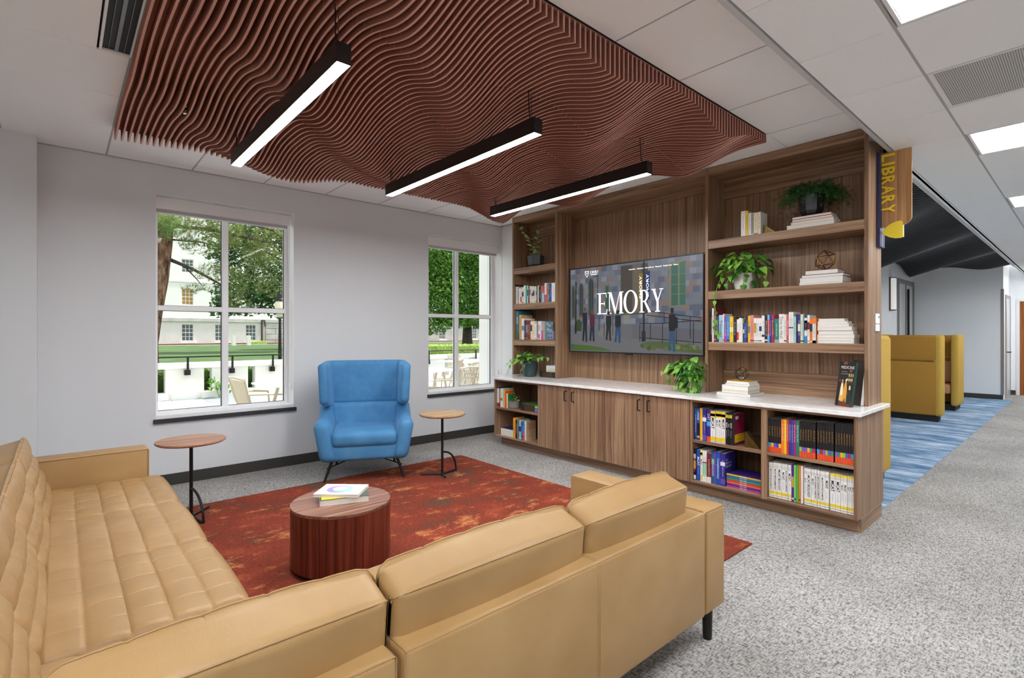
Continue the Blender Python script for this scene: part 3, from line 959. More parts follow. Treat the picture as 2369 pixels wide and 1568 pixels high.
# ------------------------------------------------------------------ wall screen
tv = thing('television', (4.70, 3.37, 1.18), 'large flat screen on the walnut panel showing campus photo with EMORY', 'television')
MB().box(4.692, 4.752, 2.505, 4.238, 1.186, 2.184, .006).build('casing', mat('screen_black', '#101113', 0.35), tv)
mb = MB()
for q in ((2.497, 2.507, 1.18, 2.19), (4.236, 4.246, 1.18, 2.19), (2.507, 4.236, 2.180, 2.19), (2.507, 4.236, 1.18, 1.194)):
    mb.box(4.680, 4.692, *q)
mb.build('bezel', mat('screen_bezel', '#26282b', 0.3, 0.4), tv)
MB().box(4.752, 4.852, 3.1, 3.65, 1.45, 1.9).build('wall_mount', BLKM, tv)
MB().box(4.676, 4.690, 3.32, 3.42, 1.168, 1.181, .002).build('sensor_bar', mat('screen_black'), tv)
ART={'ground':[(13,213),(458,194),(916,165),(1374,141),(1729,161),(1735,27),(13,10)],'grassL':[(22,91),(292,83),(538,55),(632,26),(22,24)],'bushR':[(1001,107),(1125,138),(1272,139),(1450,130),(1729,64),(1729,27),(1450,46),(1193,75)],'rampwall':[(754,312),(987,321),(1729,257),(1729,150),(916,165),(739,176)],'door':[(761,975),(1112,975),(1112,436),(761,422)],'doorlight':[(916,972),(1029,972),(1029,451),(916,442)],'arch0':[(34,401),(34,751),(43,795),(59,810),(75,793),(84,748),(84,400)],'arch1':[(146,412),(146,777),(159,820),(183,834),(207,816),(221,772),(221,410)],'arch2':[(287,409),(287,826),(305,868),(336,881),(367,863),(384,819),(384,406)],'win2f':[(530,776),(613,787),(613,489),(530,492)],'win2':[(550,762),(593,768),(593,496),(550,497)],'win3f':[(1368,949),(1553,973),(1553,500),(1368,491)],'win3a':[(1391,924),(1468,938),(1468,509),(1391,505)],'win3b':[(1484,942),(1550,952),(1550,511),(1484,510)],'bannerY':[(998,868),(1054,873),(1054,574),(998,571)],'bannerB':[(1081,879),(1139,891),(1139,587),(1081,581)],'pole':[(1050,994),(1077,993),(1073,155),(1050,131)],'base':[(1036,249),(1084,249),(1084,137),(1036,137)],'lamppole':[(93,814),(109,813),(109,220),(84,220)],'lamp':[(84,828),(102,867),(120,826),(114,766),(90,768)],'bushL':[(84,347),(146,399),(198,358),(189,253),(75,253)],'urn':[(802,427),(887,425),(860,335),(828,335)],'urnbase':[(769,318),(916,316),(916,177),(769,177)],'plant':[(791,428),(843,463),(901,425)],'steps':[(433,239),(554,327),(769,299),(828,165),(458,188)],'p1head':[(229,535),(260,534),(261,484),(229,485)],'p1body':[(211,473),(278,471),(282,347),(271,318),(214,318),(207,369)],'p1legs':[(216,327),(273,326),(278,127),(256,119),(245,277),(226,127),(203,139)],'p2head':[(340,498),(371,497),(373,453),(340,453)],'p2body':[(321,443),(390,441),(394,330),(382,304),(325,304),(317,349)],'p2legs':[(327,312),(385,311),(390,133),(367,125),(356,267),(337,132),(313,143)],'p3head':[(580,477),(612,476),(613,436),(580,437)],'p3body':[(561,427),(631,425),(635,324),(623,300),(565,301),(557,342)],'p3legs':[(566,308),(626,307),(631,145),(608,138),(596,267),(576,145),(553,155)],'p4head':[(707,486),(740,484),(742,440),(707,441)],'p4body':[(687,430),(760,428),(764,318),(752,292),(691,293),(683,337)],'p4legs':[(693,300),(755,299),(760,123),(736,115),(724,255),(703,122),(679,133)],'p5head':[(1387,485),(1418,483),(1419,429),(1387,430)],'p5body':[(1367,417),(1437,415),(1441,279),(1429,247),(1371,247),(1363,302)],'p5legs':[(1373,256),(1432,256),(1437,38),(1414,29),(1402,201),(1383,37),(1359,50)],'pack4':[(716,430),(766,422),(766,324),(716,318)],'pack5':[(1406,411),(1468,381),(1468,281),(1412,276)],'rails':[[(1098,466),(1724,375)],[(1098,419),(1724,338)],[(1272,328),(1724,354)],[(1015,332),(1272,328)],[(1015,178),(1724,134)],[(1015,332),(1012,136)],[(1146,330),(1146,155)],[(1291,328),(1291,122)],[(1450,331),(1450,119)],[(1637,345),(1637,111)],[(1311,430),(1311,328)],[(1604,389),(1604,170)],[(458,418),(458,251)],[(530,352),(530,188)],[(655,475),(655,201)]],'EMORY':[[(433,687),(577,446)],[(582,691),(799,452)],[(802,696),(987,446)],[(1008,689),(1152,453)],[(1159,693),(1300,454)]],'logo':[(246,961),(301,961),(301,923),(273,893),(246,924)],'logotext':[(322,956),(449,910)],'nav':[(879,909),(1474,927)],'badge':[(43,68),(49,92)],'spire':[(430,969),(440,969),(440,469),(430,470)]}
mb = MB()
lay = [0]
def art(col, pts):
    mb.color(col)
    x = 4.6905 - lay[0] * 0.00006; lay[0] += 1
    mb.add([(x, 4.246 - a / 1000, 1.18 + b / 1000) for a, b in pts], [tuple(range(len(pts)))])
art('#5c6068', [(10, 14), (1739, 14), (1739, 1000), (10, 1000)])
rr = random.Random(3)
lay0 = lay[0]
for i in range(11):
    for j in range(22):
        zz_ = 330 + i * 61; yy_ = 12 + j * 79 + (i % 2) * 38
        col = rr.choice(['#5f6370', '#666a74', '#575c68', '#6c6e76', '#70605a', '#62666e', '#4c5262', '#747680'])
        x1_ = min(1738, yy_ + 76)
        if yy_ < x1_:
            lay[0] = lay0
            art(col, [(yy_, zz_), (x1_, zz_), (x1_, min(999, zz_ + 58)), (yy_, min(999, zz_ + 58))])
A = ART
lay[0] = lay0 + 1
for k, c_ in (('ground', '#5f5f61'), ('grassL', '#3c5a1c'), ('steps', '#6a6868'), ('rampwall', '#55555c'), ('door', '#403a33'), ('doorlight', '#5a5347'), ('arch0', '#4f5240'), ('arch1', '#4f5240'), ('arch2', '#565742')):
    art(c_, A[k])
for k in ('arch0', 'arch1', 'arch2'):
    cx_ = sum(p[0] for p in A[k]) / 7; cz_ = sum(p[1] for p in A[k]) / 7
    art('#263238', [(cx_ + (p[0] - cx_) * .68, cz_ + (p[1] - cz_) * .9) for p in A[k]])
    b0 = min(p[1] for p in A[k]); b1 = max(p[1] for p in A[k])
    art('#5d5f4c', [(cx_ - 2, b0 + 20), (cx_ + 2, b0 + 20), (cx_ + 2, b1 - 25), (cx_ - 2, b1 - 25)])
for k, c_ in (('win2f', '#5d6150'), ('win2', '#2c4a3c'), ('win3f', '#6f6c55'), ('win3a', '#2c5646'), ('win3b', '#2f5c4a'), ('spire', '#23262c')):
    art(c_, A[k])
for zf in (620, 720, 820):
    art('#6f6c55', [(1391, zf), (1553, zf), (1553, zf + 6), (1391, zf + 6)])
art('#6f6c55', [(1468, 500), (1484, 500), (1484, 950), (1468, 940)])
for k, c_ in (('bushR', '#47532f'), ('bushL', '#2c3c1c'), ('urnbase', '#5b5b60'), ('urn', '#77756f'), ('plant', '#4c5a2c'), ('bannerY', '#7d6420'), ('bannerB', '#132a62'), ('pole', '#1b1d22'), ('base', '#1b1d22'), ('lamppole', '#17191d'), ('lamp', '#3a3d42')):
    art(c_, A[k])
for i in range(26):
    bx_ = rr.uniform(1020, 1700); bz_ = 45 + (bx_ - 1020) * 0.03 + rr.uniform(0, 55); r_ = rr.uniform(18, 34)
    art(rr.choice(['#55643a', '#3a4626', '#66744a', '#4b5a2e']), [(min(1738, bx_ + r_ * math.cos(q)), max(20, bz_ + .7 * r_ * math.sin(q))) for q in [k * PI / 3 for k in range(6)]])
for (p, q) in A['rails']:
    horiz = abs(p[0] - q[0]) > abs(p[1] - q[1])
    w_ = 4
    art('#191b1f', [(p[0] - (0 if horiz else w_), p[1] - (w_ if horiz else 0)), (q[0] - (0 if horiz else w_), q[1] - (w_ if horiz else 0)), (q[0] + (0 if horiz else w_), q[1] + (w_ if horiz else 0)), (p[0] + (0 if horiz else w_), p[1] + (w_ if horiz else 0))])
for n_, skin, top_, leg in (('p1', '#5a3a2c', '#10182c', '#141a26'), ('p2', '#5a3a2c', '#4c1428', '#171c2a'), ('p3', '#181412', '#17181b', '#1c1d20'), ('p4', '#181412', '#1a1b1e', '#1d3f63'), ('p5', '#161211', '#121316', '#284866')):
    art(leg, A[n_ + 'legs']); art(top_, A[n_ + 'body']); art(skin, A[n_ + 'head'])
art('#0d0e12', A['pack4']); art('#10131c', A['pack5'])
art('#1c3f8f', [(46 + 14 * math.cos(q), 80 + 20 * math.sin(q)) for q in [k * PI / 6 for k in range(12)]])
mb.build('picture', ARTM, tv, label='dimmed campus photograph on the screen')
# the word in serif capitals
WL = emis('screen_white', '#ffffff', 0.5)
def glyph(ch, x0, z1, x1, z0, dst):
    """serif capitals from strokes, unit box"""
    w, h = x1 - x0, z1 - z0
    q = []
    def R(a, b, c, d): q.append([(a, b), (c, b), (c, d), (a, d)])
    def P(*p): q.append(list(p))
    if ch == 'E':
        R(.14, 0, .34, 1); R(0, 0, .48, .035); R(0, .965, .9, 1); R(0, 0, .95, .035); R(.34, .48, .72, .52)
        P((.86, .965), (.9, .965), (.92, .78), (.885, .78)); P((.9, .035), (.95, .035), (1, .24), (.96, .24)); R(.70, .40, .735, .60)
    if ch == 'M':
        R(.10, 0, .14, 1); R(0, 0, .25, .035); R(0, .965, .22, 1); R(.78, 0, .92, 1); R(.68, 0, 1, .035); R(.80, .965, 1, 1)
        P((.10, 1), (.24, 1), (.54, .14), (.46, 0)); P((.46, 0), (.50, .0), (.80, 1), (.76, 1))
    if ch == 'O':
        n = 28
        for i in range(n):
            a, b = 2 * PI * i / n, 2 * PI * (i + 1) / n
            q.append([(.5 + .5 * math.cos(a), .5 + .52 * math.sin(a)), (.5 + .5 * math.cos(b), .5 + .52 * math.sin(b)), (.5 + .33 * math.cos(b), .5 + .475 * math.sin(b)), (.5 + .33 * math.cos(a), .5 + .475 * math.sin(a))])
    if ch == 'R':
        R(.12, 0, .28, 1); R(0, 0, .42, .035); R(0, .965, .40, 1)
        n = 14
        for i in range(n):
            a, b = -PI / 2 + PI * i / n, -PI / 2 + PI * (i + 1) / n
            q.append([(.38 + .38 * math.cos(a), .735 + .265 * math.sin(a)), (.38 + .38 * math.cos(b), .735 + .265 * math.sin(b)), (.38 + .22 * math.cos(b), .735 + .225 * math.sin(b)), (.38 + .22 * math.cos(a), .735 + .225 * math.sin(a))])
        R(.28, .47, .40, .51); R(.28, .96, .40, 1)
        P((.40, .49), (.56, .49), (.98, .03), (.78, .03)); R(.76, 0, 1, .035)
    if ch == 'Y':
        R(.44, 0, .60, .46); R(.32, 0, .72, .035); R(0, .965, .36, 1); R(.68, .965, 1, 1)
        P((.08, 1), (.28, 1), (.60, .44), (.46, .40)); P((.50, .46), (.56, .42), (.90, 1), (.84, 1))
    for k_, pl in enumerate(q):
        xx = 4.6862 - 0.00002 * k_
        dst.add([(xx, 4.246 - (x0 + a * w) / 1000, 1.18 + (z0 + b * h) / 1000) for a, b in pl], [tuple(range(len(pl)))])
for ch, (p, q) in zip('EMORY', A['EMORY']):
    m2 = MB()
    zt, zb = {'E': (688, 446), 'M': (690, 447), 'O': (694, 447), 'R': (690, 449), 'Y': (692, 451)}[ch]
    glyph(ch, p[0], zt, q[0], zb, m2)
    m2.build('letter', WL, tv)
m2 = MB()
for k_, (ch, fx_) in enumerate(zip('EMORY', (0, .2, .42, .62, .82))):
    glyph(ch, 325 + fx_ * 125, 958, 325 + (fx_ + .17) * 125, 928, m2)
put_text(m2, 'UNIVERSITY', (4.6862, 4.246 - .385, 2.094), (0, -1, 0), (0, 0, 1), width=.11)
put_text(m2, 'Academics   Admission   Life at Emory   Research   Health Care   About', (4.6862, 4.246 - 1.17, 2.103), (0, -1, 0), (0, 0, 1), width=.60)
for a, b in (((246, 961), (301, 957)), ((246, 961), (250, 925)), ((297, 961), (301, 925)), ):
    m2.add([(4.6862, 4.246 - p_ / 1000, 1.18 + r_ / 1000) for p_, r_ in ((a[0], a[1]), (b[0], a[1]), (b[0], b[1]), (a[0], b[1]))], [(0, 1, 2, 3)])
for p_, r_ in (((246, 927), (273, 893)), ((301, 927), (273, 893)), ((252, 952), (273, 925)), ((295, 952), (273, 925))):
    m2.add([(4.6861, 4.246 - x_ / 1000, 1.18 + z_ / 1000) for x_, z_ in (p_, r_, (r_[0] + 4, r_[1]), (p_[0] + 4, p_[1]))], [(0, 1, 2, 3)])
for txt_, cx_, cz_ in (('EMORY', 1026, 722), ('EMORY', 1110, 735)):
    put_text(m2, txt_, (4.6861, 4.246 - cx_ / 1000, 1.18 + cz_ / 1000), (0, 0, 1), (0, 1, 0), width=.24, height=.03)
m2.build('caption', WL, tv)

# ------------------------------------------------------------------ books
CC = dict(navy='#1c2a4c', cream='#e9e2d0', maroon='#7c2430', teald='#25424c', sky='#a9cbe4', white='#eeece8', purple='#7a4fa8', azure='#2f8ac4', yellow='#f0c024',
          black='#1a1a1c', blue='#1f4fa8', pink='#d98a80', pinkl='#eed0c8', red='#d8412c', indigo='#332a86', crimson='#b0294a', green='#2e7d6a', rose='#d64a66', aqua='#a6cfcd',
          mint='#d5e6c8', grey='#8d9296', orange='#ee7f22', butter='#efe0a8', teal='#2aa896', tealb='#3c7a92', tan='#cfa468', redo='#e2492b', amber='#f4a321', blued='#1b5c9a',
          violet='#4a2c8c', magenta='#a8246c', lime='#8fcf6a', greenb='#57a844')
BK={}
BK["C"]=(4.555,1.322,"""2365 2349 288 navy|dark navy thin
2349 2332 316 cream|tall cream
2332 2314 316 maroon|tall maroon and cream
2314 2284 241 teald|dark teal
2284 2243 251 sky|pale blue thick|Transcend
2243 2233 261 white|white thin
2233 2212 233 purple|purple and magenta
2212 2182 235 azure|bright azure
2182 2148 236 yellow|yellow thick
2147 2120 231 black|black
2118 2098 208 white|white and red
2098 2075 220 white|plain white
2075 2063 213 cream|thin cream
2063 2050 170 teald|short teal
2050 2031 173 blue|short blue
2031 2019 243 navy|thin navy|Makers
2019 1998 238 yellow|slim lemon yellow
1998 1966 242 pink|salmon pink
1966 1944 216 white|first of three short white
1944 1922 215 white|middle one of three short white
1922 1898 215 white|last of three short white
1898 1874 235 white|white with a black mark
1874 1851 240 black|black with white label
1851 1833 241 red|red and sky blue
1833 1816 239 indigo|indigo
1816 1798 240 crimson|crimson
1796 1758 206 green|thick green and grey
1758 1717 244 white|thick white|Time to Heal
1717 1697 239 cream|cream
1697 1679 234 rose|rose red
1679 1662 259 white|tall white
1662 1645 259 white|second tall white
1645 1622 221 aqua|pale aqua
1622 1609 239 black|slim black
1609 1590 238 indigo|violet blue
1590 1571 238 mint|pale mint
1571 1560 242 grey|slim grey
1560 1539 208 azure|white and teal blue
1539 1521 230 white|light grey and white
1521 1500 200 orange|bright orange
1500 1474 206 orange|thick orange and white""")
BK["L2"]=(4.555,1.795,"""5118 5098 262 black|black
5098 5074 234 cream|cream
5074 5056 219 white|white
5056 5034 218 grey|grey
5034 5002 207 white|plain white
5002 4976 205 white|white and red
4976 4938 217 butter|butter yellow
4938 4902 236 white|pinkish white
4902 4868 238 teal|bright teal
4868 4853 231 white|thin white
4853 4828 238 black|black and white
4828 4809 224 white|thin white
4809 4785 222 pinkl|pale pink
4785 4760 216 cream|cream
4760 4732 215 cream|ivory
4732 4711 213 mint|pale mint
4711 4695 211 white|thin white
4695 4678 219 black|dotted black
4678 4660 217 white|thin white
4660 4645 204 maroon|maroon
4645 4617 211 black|black with yellow title
4617 4591 209 grey|dark grey
4591 4556 211 red|red and pale blue
4556 4517 240 white|tall white and rose
4517 4506 231 purple|thin purple
4506 4489 226 orange|thin orange
4489 4471 221 teal|thin green
4471 4429 219 blue|thick blue
4429 4367 233 white|thick white""")
BK["L3"]=(4.555,1.325,"""5087 5043 377 tealb|tallest blue green
5043 5026 305 black|thin black
5026 4980 324 tan|tan
4980 4931 277 white|white
4931 4896 250 navy|navy striped
4896 4863 241 maroon|first maroon
4863 4834 240 maroon|second maroon
4834 4806 240 maroon|third maroon
4806 4778 239 butter|butter yellow
4778 4748 239 butter|pale yellow
4748 4726 234 cream|cream
4726 4695 204 white|short white
4695 4664 237 grey|black and grey
4664 4635 235 white|white and pink
4635 4611 234 white|plain white
4611 4579 234 purple|lilac and magenta
4579 4548 233 tan|tan with a blue sky cover""")
BK["LU"]=(4.165,0.477,"""5018 4968 229 white|white with red foot
4967 4948 254 navy|tall navy
4948 4904 235 cream|cream and orange
4904 4885 236 aqua|pale green
4885 4864 224 yellow|yellow
4864 4830 205 redo|orange red
4830 4809 180 mint|pale green edged green""")
BK["LL"]=(4.165,0.123,"""4703 4662 248 amber|tall amber
4662 4628 231 black|yellow and black
4628 4615 235 white|white
4615 4601 237 black|thin black
4601 4561 236 aqua|pale aqua
4561 4528 216 blue|blue
4528 4499 210 azure|blue and red
4499 4473 231 cream|cream edged tan""")
BK["R1U"]=(4.165,0.47,"""2319 2309 282 black|thin dark
2309 2289 279 blue|blue
2288 2262 277 blued|blue and black|LANGE
2260 2249 284 amber|amber
2249 2236 285 yellow|thin yellow
2234 2199 282 indigo|indigo
2198 2163 278 indigo|indigo with orange foot|DAT
2161 2119 273 white|thick white and yellow|MCAT
2118 2095 276 white|white and yellow|MCAT
2095 2067 277 white|white and yellow|MCAT
2066 2031 276 white|white and yellow|MCAT
2029 2010 271 black|black|MCAT
2008 1995 270 black|slim black|MCAT
1993 1974 271 black|black|MCAT
1974 1953 270 black|black spined crimson covered""")
BK["R1L"]=(4.165,0.124,"""2319 2295 276 black|black and orange
2290 2257 269 blue|royal blue|MCAT
2256 2236 269 white|white|MCAT
2234 2217 268 white|white and green
2217 2197 270 white|second white and green
2196 2156 253 maroon|maroon
2155 2129 267 blued|blue and green|PATHOLOGY
2128 2116 261 purple|thin lilac
2115 2077 276 blue|cobalt blue|Complementary
2077 2035 270 indigo|indigo""")
BK["R2U"]=(4.165,0.478,"""1686 1665 260 black|black
1665 1644 261 black|black
1644 1626 261 black|black
1626 1609 262 black|black
1609 1589 262 black|black
1589 1569 263 orange|orange
1569 1550 264 yellow|yellow
1550 1535 264 red|red
1535 1517 266 violet|violet
1517 1501 265 blue|blue
1501 1483 267 magenta|magenta
1483 1460 267 green|green
1460 1442 268 black|black
1442 1424 268 black|black
1424 1406 269 black|black
1406 1388 270 black|black
1388 1371 271 black|black
1371 1349 271 black|black
1341 1323 277 black|black
1323 1304 277 black|black
1304 1286 277 black|black
1286 1268 277 black|black
1268 1250 277 black|black
1250 1232 278 black|black
1224 1207 277 black|black
1207 1191 277 black|black
1191 1174 277 black|black
1174 1157 278 black|black
1157 1141 278 black|black
1141 1125 278 black|black
1125 1108 278 black|black""")
BK["R2L"]=(4.165,0.128,"""1681 1650 266 white|white and yellow|MCAT
1649 1621 269 white|white and yellow|MCAT
1619 1588 270 white|white and yellow|MCAT
1587 1562 271 white|white and yellow|MCAT
1561 1543 272 white|white and yellow|MCAT
1542 1518 271 white|white and yellow|MCAT
1515 1499 277 violet|thin violet
1498 1485 278 lime|thin lime
1483 1465 280 greenb|thin greenb
1464 1453 283 orange|thin orange
1451 1437 281 white|thin white
1428 1412 271 white|white|MCAT
1411 1381 271 white|white|MCAT
1380 1360 271 white|white|MCAT
1359 1341 272 white|white|MCAT
1340 1323 271 white|white|MCAT
1321 1290 270 white|white|MCAT
1289 1264 271 white|white|MCAT
1256 1223 268 white|white and yellow|MCAT
1222 1190 268 white|white and yellow|MCAT
1188 1171 268 white|white and yellow|MCAT
1170 1149 268 white|white and yellow|MCAT
1148 1137 268 white|white and yellow|MCAT
1136 1122 268 white|white and yellow|MCAT
1121 1107 269 white|white and yellow|MCAT""")
BK["A"]=(4.555,2.258,"""2080 2041 233 white|white
2039 2015 230 yellow|yellow
2015 1990 207 white|thin white
1990 1967 204 grey|pale grey
1967 1934 200 butter|ivory
1934 1908 202 cream|cream""")
ORD = 'first second third fourth fifth sixth seventh eighth ninth tenth eleventh twelfth thirteenth fourteenth fifteenth sixteenth seventeenth eighteenth nineteenth twentieth'.split()
def ordw(i):
    if i < 20: return ORD[i]
    t_ = ['twentieth', 'thirtieth', 'fortieth'][(i + 1) // 10 - 2]
    return t_ if (i + 1) % 10 == 0 else ['twenty', 'thirty', 'forty'][(i + 1) // 10 - 2] + '-' + ORD[(i + 1) % 10 - 1]
SWATCH = ['#2f9fd8', '#f0a030', '#5b5fc8', '#3f4fb8', '#f0b050', '#8fbf4a', '#7a62c0', '#8a5ac0', '#f2b03c', '#3a9470', '#b02a5c', '#2f9fd8', '#b02a3c', '#9a5ac0', '#8fbf4a', '#4f5fc0', '#3a9470', '#8a5ac0', '#3a9470', '#f2b03c', '#8fbf4a', '#4f5fc0', '#b02a5c', '#2f9fd8']
def upright_book(x, y1, y0, z, h, d, col, label, group, bands=(), title=None, tcol=None, tfrac=(.5, .6), cover=None, bold_=0.0):
    """spine towards -X, thickness along Y (y0 < y1)"""
    th = y1 - y0; c = 0.0018
    def T(p):
        return p
    mb = MB().color(col)
    mb.box(x, x + .0025, y0, y1, z, z + h)
    if cover: mb.color(cover)
    mb.box(x + .0025, x + d, y0, y0 + c, z, z + h)
    mb.color(col)
    mb.box(x + .0025, x + d, y1 - c, y1, z, z + h)
    for (a, b, cc) in bands:
        mb.color(cc).box(x - .0005, x + .001, y0, y1, z + a * h, z + b * h)
    o = mb.build('book', COVER, loc=(x + d / 2, (y0 + y1) / 2, z), label=label, cat='book', group=group)
    MB().box(x + .0026, x + d - .004, y0 + c, y1 - c, z + .003, z + h - .003).build('pages', PAPER, o)
    if title:
        m2 = MB().color(tcol or '#111111')
        if title == '~':
            put_bars(m2, (x - .0009, (y0 + y1) / 2, z + h * tfrac[0]), (0, 0, -1), (0, -1, 0), h * tfrac[1], min(.011, th * .5))
        else:
            vs, fs, w, hh = text_geo(title, bold_)
            Lz = min(h * tfrac[1], th * .66 * w / hh)
            put_text(m2, title, (x - .0009, (y0 + y1) / 2, z + h * tfrac[0]), (0, 0, -1), (0, -1, 0), width=Lz, bold=bold_)
            if title == 'MCAT': put_bars(m2, (x - .0009, (y0 + y1) / 2, z + h * (tfrac[0] - .10) - Lz / 2 - .02), (0, 0, -1), (0, -1, 0), h * .22, min(.006, th * .4))
        m2.build('lettering', COVER, o)
    return o
SH = dict(C='on the full shelf of mixed books', L2='on the narrow shelf beneath the dark hexagonal pot', L3='on the narrow shelf with the dotted block', LU='in the cubby with the tiny grey pot',
          LL='in the lowest cubby by the window', R1U='in the upper study guide cubby with brass bookend', R1L='in the lower study guide cubby with stacked books', R2U='in the row of black study guides',
          R2L='in the bottom right row of white guides', A='on the highest shelf beside the brass bookend')
GR = dict(C='mixed books on the full shelf', L2='books on the narrow upper shelf', L3='books on the narrow lower shelf', LU='books in the upper window cubby', LL='books in the lower window cubby',
          R1U='study guides in the upper middle cubby', R1L='study guides in the lower middle cubby', R2U='black study guides', R2L='white study guides', A='books on the highest shelf')
rb = random.Random(11)
JIT = ('#2b2b2b', '#7a1f2b', '#1f3f7a', '#8a8a86', '#c9a23a', '#e8e4da')
for k, (x, z, txt) in BK.items():
    rows = [r.split('|') for r in txt.strip().split('\n')]
    for i, r in enumerate(rows):
        y1, y0, h, cn = r[0].split()
        y1, y0, h = int(y1) / 1000 - .0006, int(y0) / 1000 + .0006, int(h) / 1000
        desc = r[1]; title = r[2] if len(r) > 2 else None
        col = CC[cn]; bands = []; tcol = '#222222'; tf = (.5, .62); cover = None
        d = min(0.24, h * rb.uniform(.60, .72)); xx = x + rb.uniform(0, .006)
        dark = cn in ('navy', 'maroon', 'teald', 'purple', 'azure', 'black', 'blue', 'indigo', 'crimson', 'green', 'rose', 'tealb', 'redo', 'blued', 'violet', 'magenta', 'red', 'teal')
        if dark: tcol = '#f2efe6'
        if title == 'MCAT' and cn == 'white':
            if k == 'R2L' and desc == 'white': bands = [(.10, .17, '#efcf2a')]
            elif k == 'R2L': bands = [(.10, .18, '#efcf2a'), (.93, 1, '#efcf2a') if i > 17 else (.93, .97, '#dddad2')]
            else: bands = [(.08, .20, '#efcf2a'), (.80, 1, '#efd63a')]
            tcol = '#161616'; tf = (.55, .5)
            bands.append((.045, .06, '#8a8a8a')); bands.append((.84, .92, '#d9d6cc'))
        elif k == 'R2U':
            d = 0.22; xx = x
            if cn == 'black':
                bands = [(.0, .16, '#e4552a'), (.16, .28, SWATCH[(i if i < 5 else i - 7) % len(SWATCH)])]
                title = '~'; tcol = '#c9953a'; tf = (.62, .30)
            else:
                title = '~'; tcol = '#f2efe6'; tf = (.62, .5)
        elif 'MCAT' == title and cn == 'black': tcol = '#f0efe8'; bands = [(.85, .95, '#d9c838')]; tf = (.5, .55)
        elif title == 'LANGE': bands = [(.15, .55, '#151a22'), (.10, .15, '#f0c024'), (0, .08, '#243a86')]; tf = (.78, .3); tcol = '#f2f2f2'
        elif title == 'DAT': bands = [(0, .18, '#e8582c'), (.50, .64, '#45aee0')]; tf = (.78, .2)
        elif desc == 'indigo' and k[0] == 'R': bands = [(.62, .74, '#e8e6f2'), (.05, .22, '#5b52b0')]
        elif desc == 'plain white': pass
        elif desc == 'white and red': bands = [(.1, .45, '#d63a36')]
        elif desc == 'yellow thick': bands = [(.4, .58, '#f4e9b8')]
        elif desc == 'purple and magenta': bands = [(0, .35, '#d03ab0')]
        elif desc == 'red and sky blue': bands = [(0, .3, '#5fb4e0'), (.82, 1, '#6fb8e0')]
        elif desc == 'thick green and grey': bands = [(0, .14, '#9aa39e')]
        elif desc == 'thick orange and white': bands = [(0, .78, '#e8e6de'), (.0, .12, '#3a7a7a')]
        elif desc == 'white and teal blue': bands = [(.3, 1, '#dfe8ea'), (.5, .9, '#2b7ab0')]
        elif desc == 'white with a black mark': bands = [(.22, .30, '#1a1a1a')]
        elif desc == 'black with white label': bands = [(.07, .12, '#f2f2f2')]
        elif desc in ('tall white', 'second tall white'): bands = [(.48, .52, '#3a3a3a')]
        elif desc == 'white with red foot': bands = [(0, .22, '#9c2a30')]
        elif desc == 'cream and orange': bands = [(.35, .5, '#e2703a')]
        elif desc == 'pale green edged green': cover = '#2c7a3c'
        elif desc == 'cream edged tan': cover = '#b59a76'
        elif desc == 'black spined crimson covered': cover = '#8e1a44'
        elif desc == 'tan with a blue sky cover': cover = '#7fb3d0'
        elif desc == 'white and green' or desc == 'second white and green': bands = [(.18, .60, '#a8dcae'), (.60, .64, '#c02a40')]
        elif desc == 'black and orange': bands = [(.35, .6, '#e08a2a'), (.02, .15, '#e8e6e0'), (.68, .82, '#cfc8c0')]
        elif desc == 'maroon' and k == 'R1L': bands = [(0, .2, '#e6ddc6')]
        elif desc == 'blue and green': bands = [(.62, .80, '#4fb08a')]
        elif desc == 'white and pink': bands = [(.05, .3, '#e0509a'), (.5, .8, '#f0b4a0')]
        elif desc == 'lilac and magenta': bands = [(0, .35, '#c02aa0'), (.5, 1, '#9aa8dc')]
        elif desc == 'tall white and rose': bands = [(.0, .4, '#b86a70')]
        elif desc == 'red and pale blue': bands = [(.0, .55, '#a9d0e0')]
        elif desc == 'blue and red': bands = [(0, .45, '#dc3a34')]
        elif desc == 'tallest blue green': bands = [(0, .3, '#3a6a4a'), (.55, .8, '#7fb0c8')]
        elif not title and k not in ('R1L',):
            if rb.random() < .55: bands = [(.06, .10, rb.choice(JIT))]
            if rb.random() < .5: bands = list(bands) + [(rb.uniform(.35, .5), rb.uniform(.6, .8), rb.choice(JIT))][:1] if rb.random() < .35 else list(bands)
        if title == 'Time to Heal': tf = (.55, .75)
        if title is None and (y1 - y0) > .012 and not cover and k not in ('R2L',) and h < .34:
            title = '~'
            tf = (.52, .55)
        if title == 'Makers': title = '~'
        if k == 'R2L' and title == 'MCAT':
            title = {0: 'MCAT PHYSICS & MATH', 1: 'MCAT BIOCHEMISTRY', 2: 'MCAT BIOLOGY', 4: 'MCAT GENERAL CHEMISTRY', 12: 'MCAT BIOLOGY', 14: 'MCAT GENERAL CHEMISTRY', 15: 'MCAT ORGANIC CHEMISTRY', 16: 'MCAT PHYSICS & MATH'}.get(i, 'MCAT')
            tf = (.52, .60) if len(title) > 4 else (.66, .30)
        elif title == 'MCAT': tf = (.62, .34)
        lab = '%s book, %s from the window end %s' % (desc, ordw(i), SH[k])
        ws = lab.split()
        if len(ws) > 16: lab = '%s book, %s from the window %s' % (' '.join(desc.split()[:3]), ordw(i), SH[k])
        if len(lab.split()) > 16: lab = '%s book, %s from window %s' % (' '.join(desc.split()[:2]), ordw(i), SH[k])
        o = upright_book(xx, y1, y0, z, h, d, col, lab, GR[k], bands, title, tcol, tf, cover, .02 if title and title.startswith('MCAT') else 0.0)
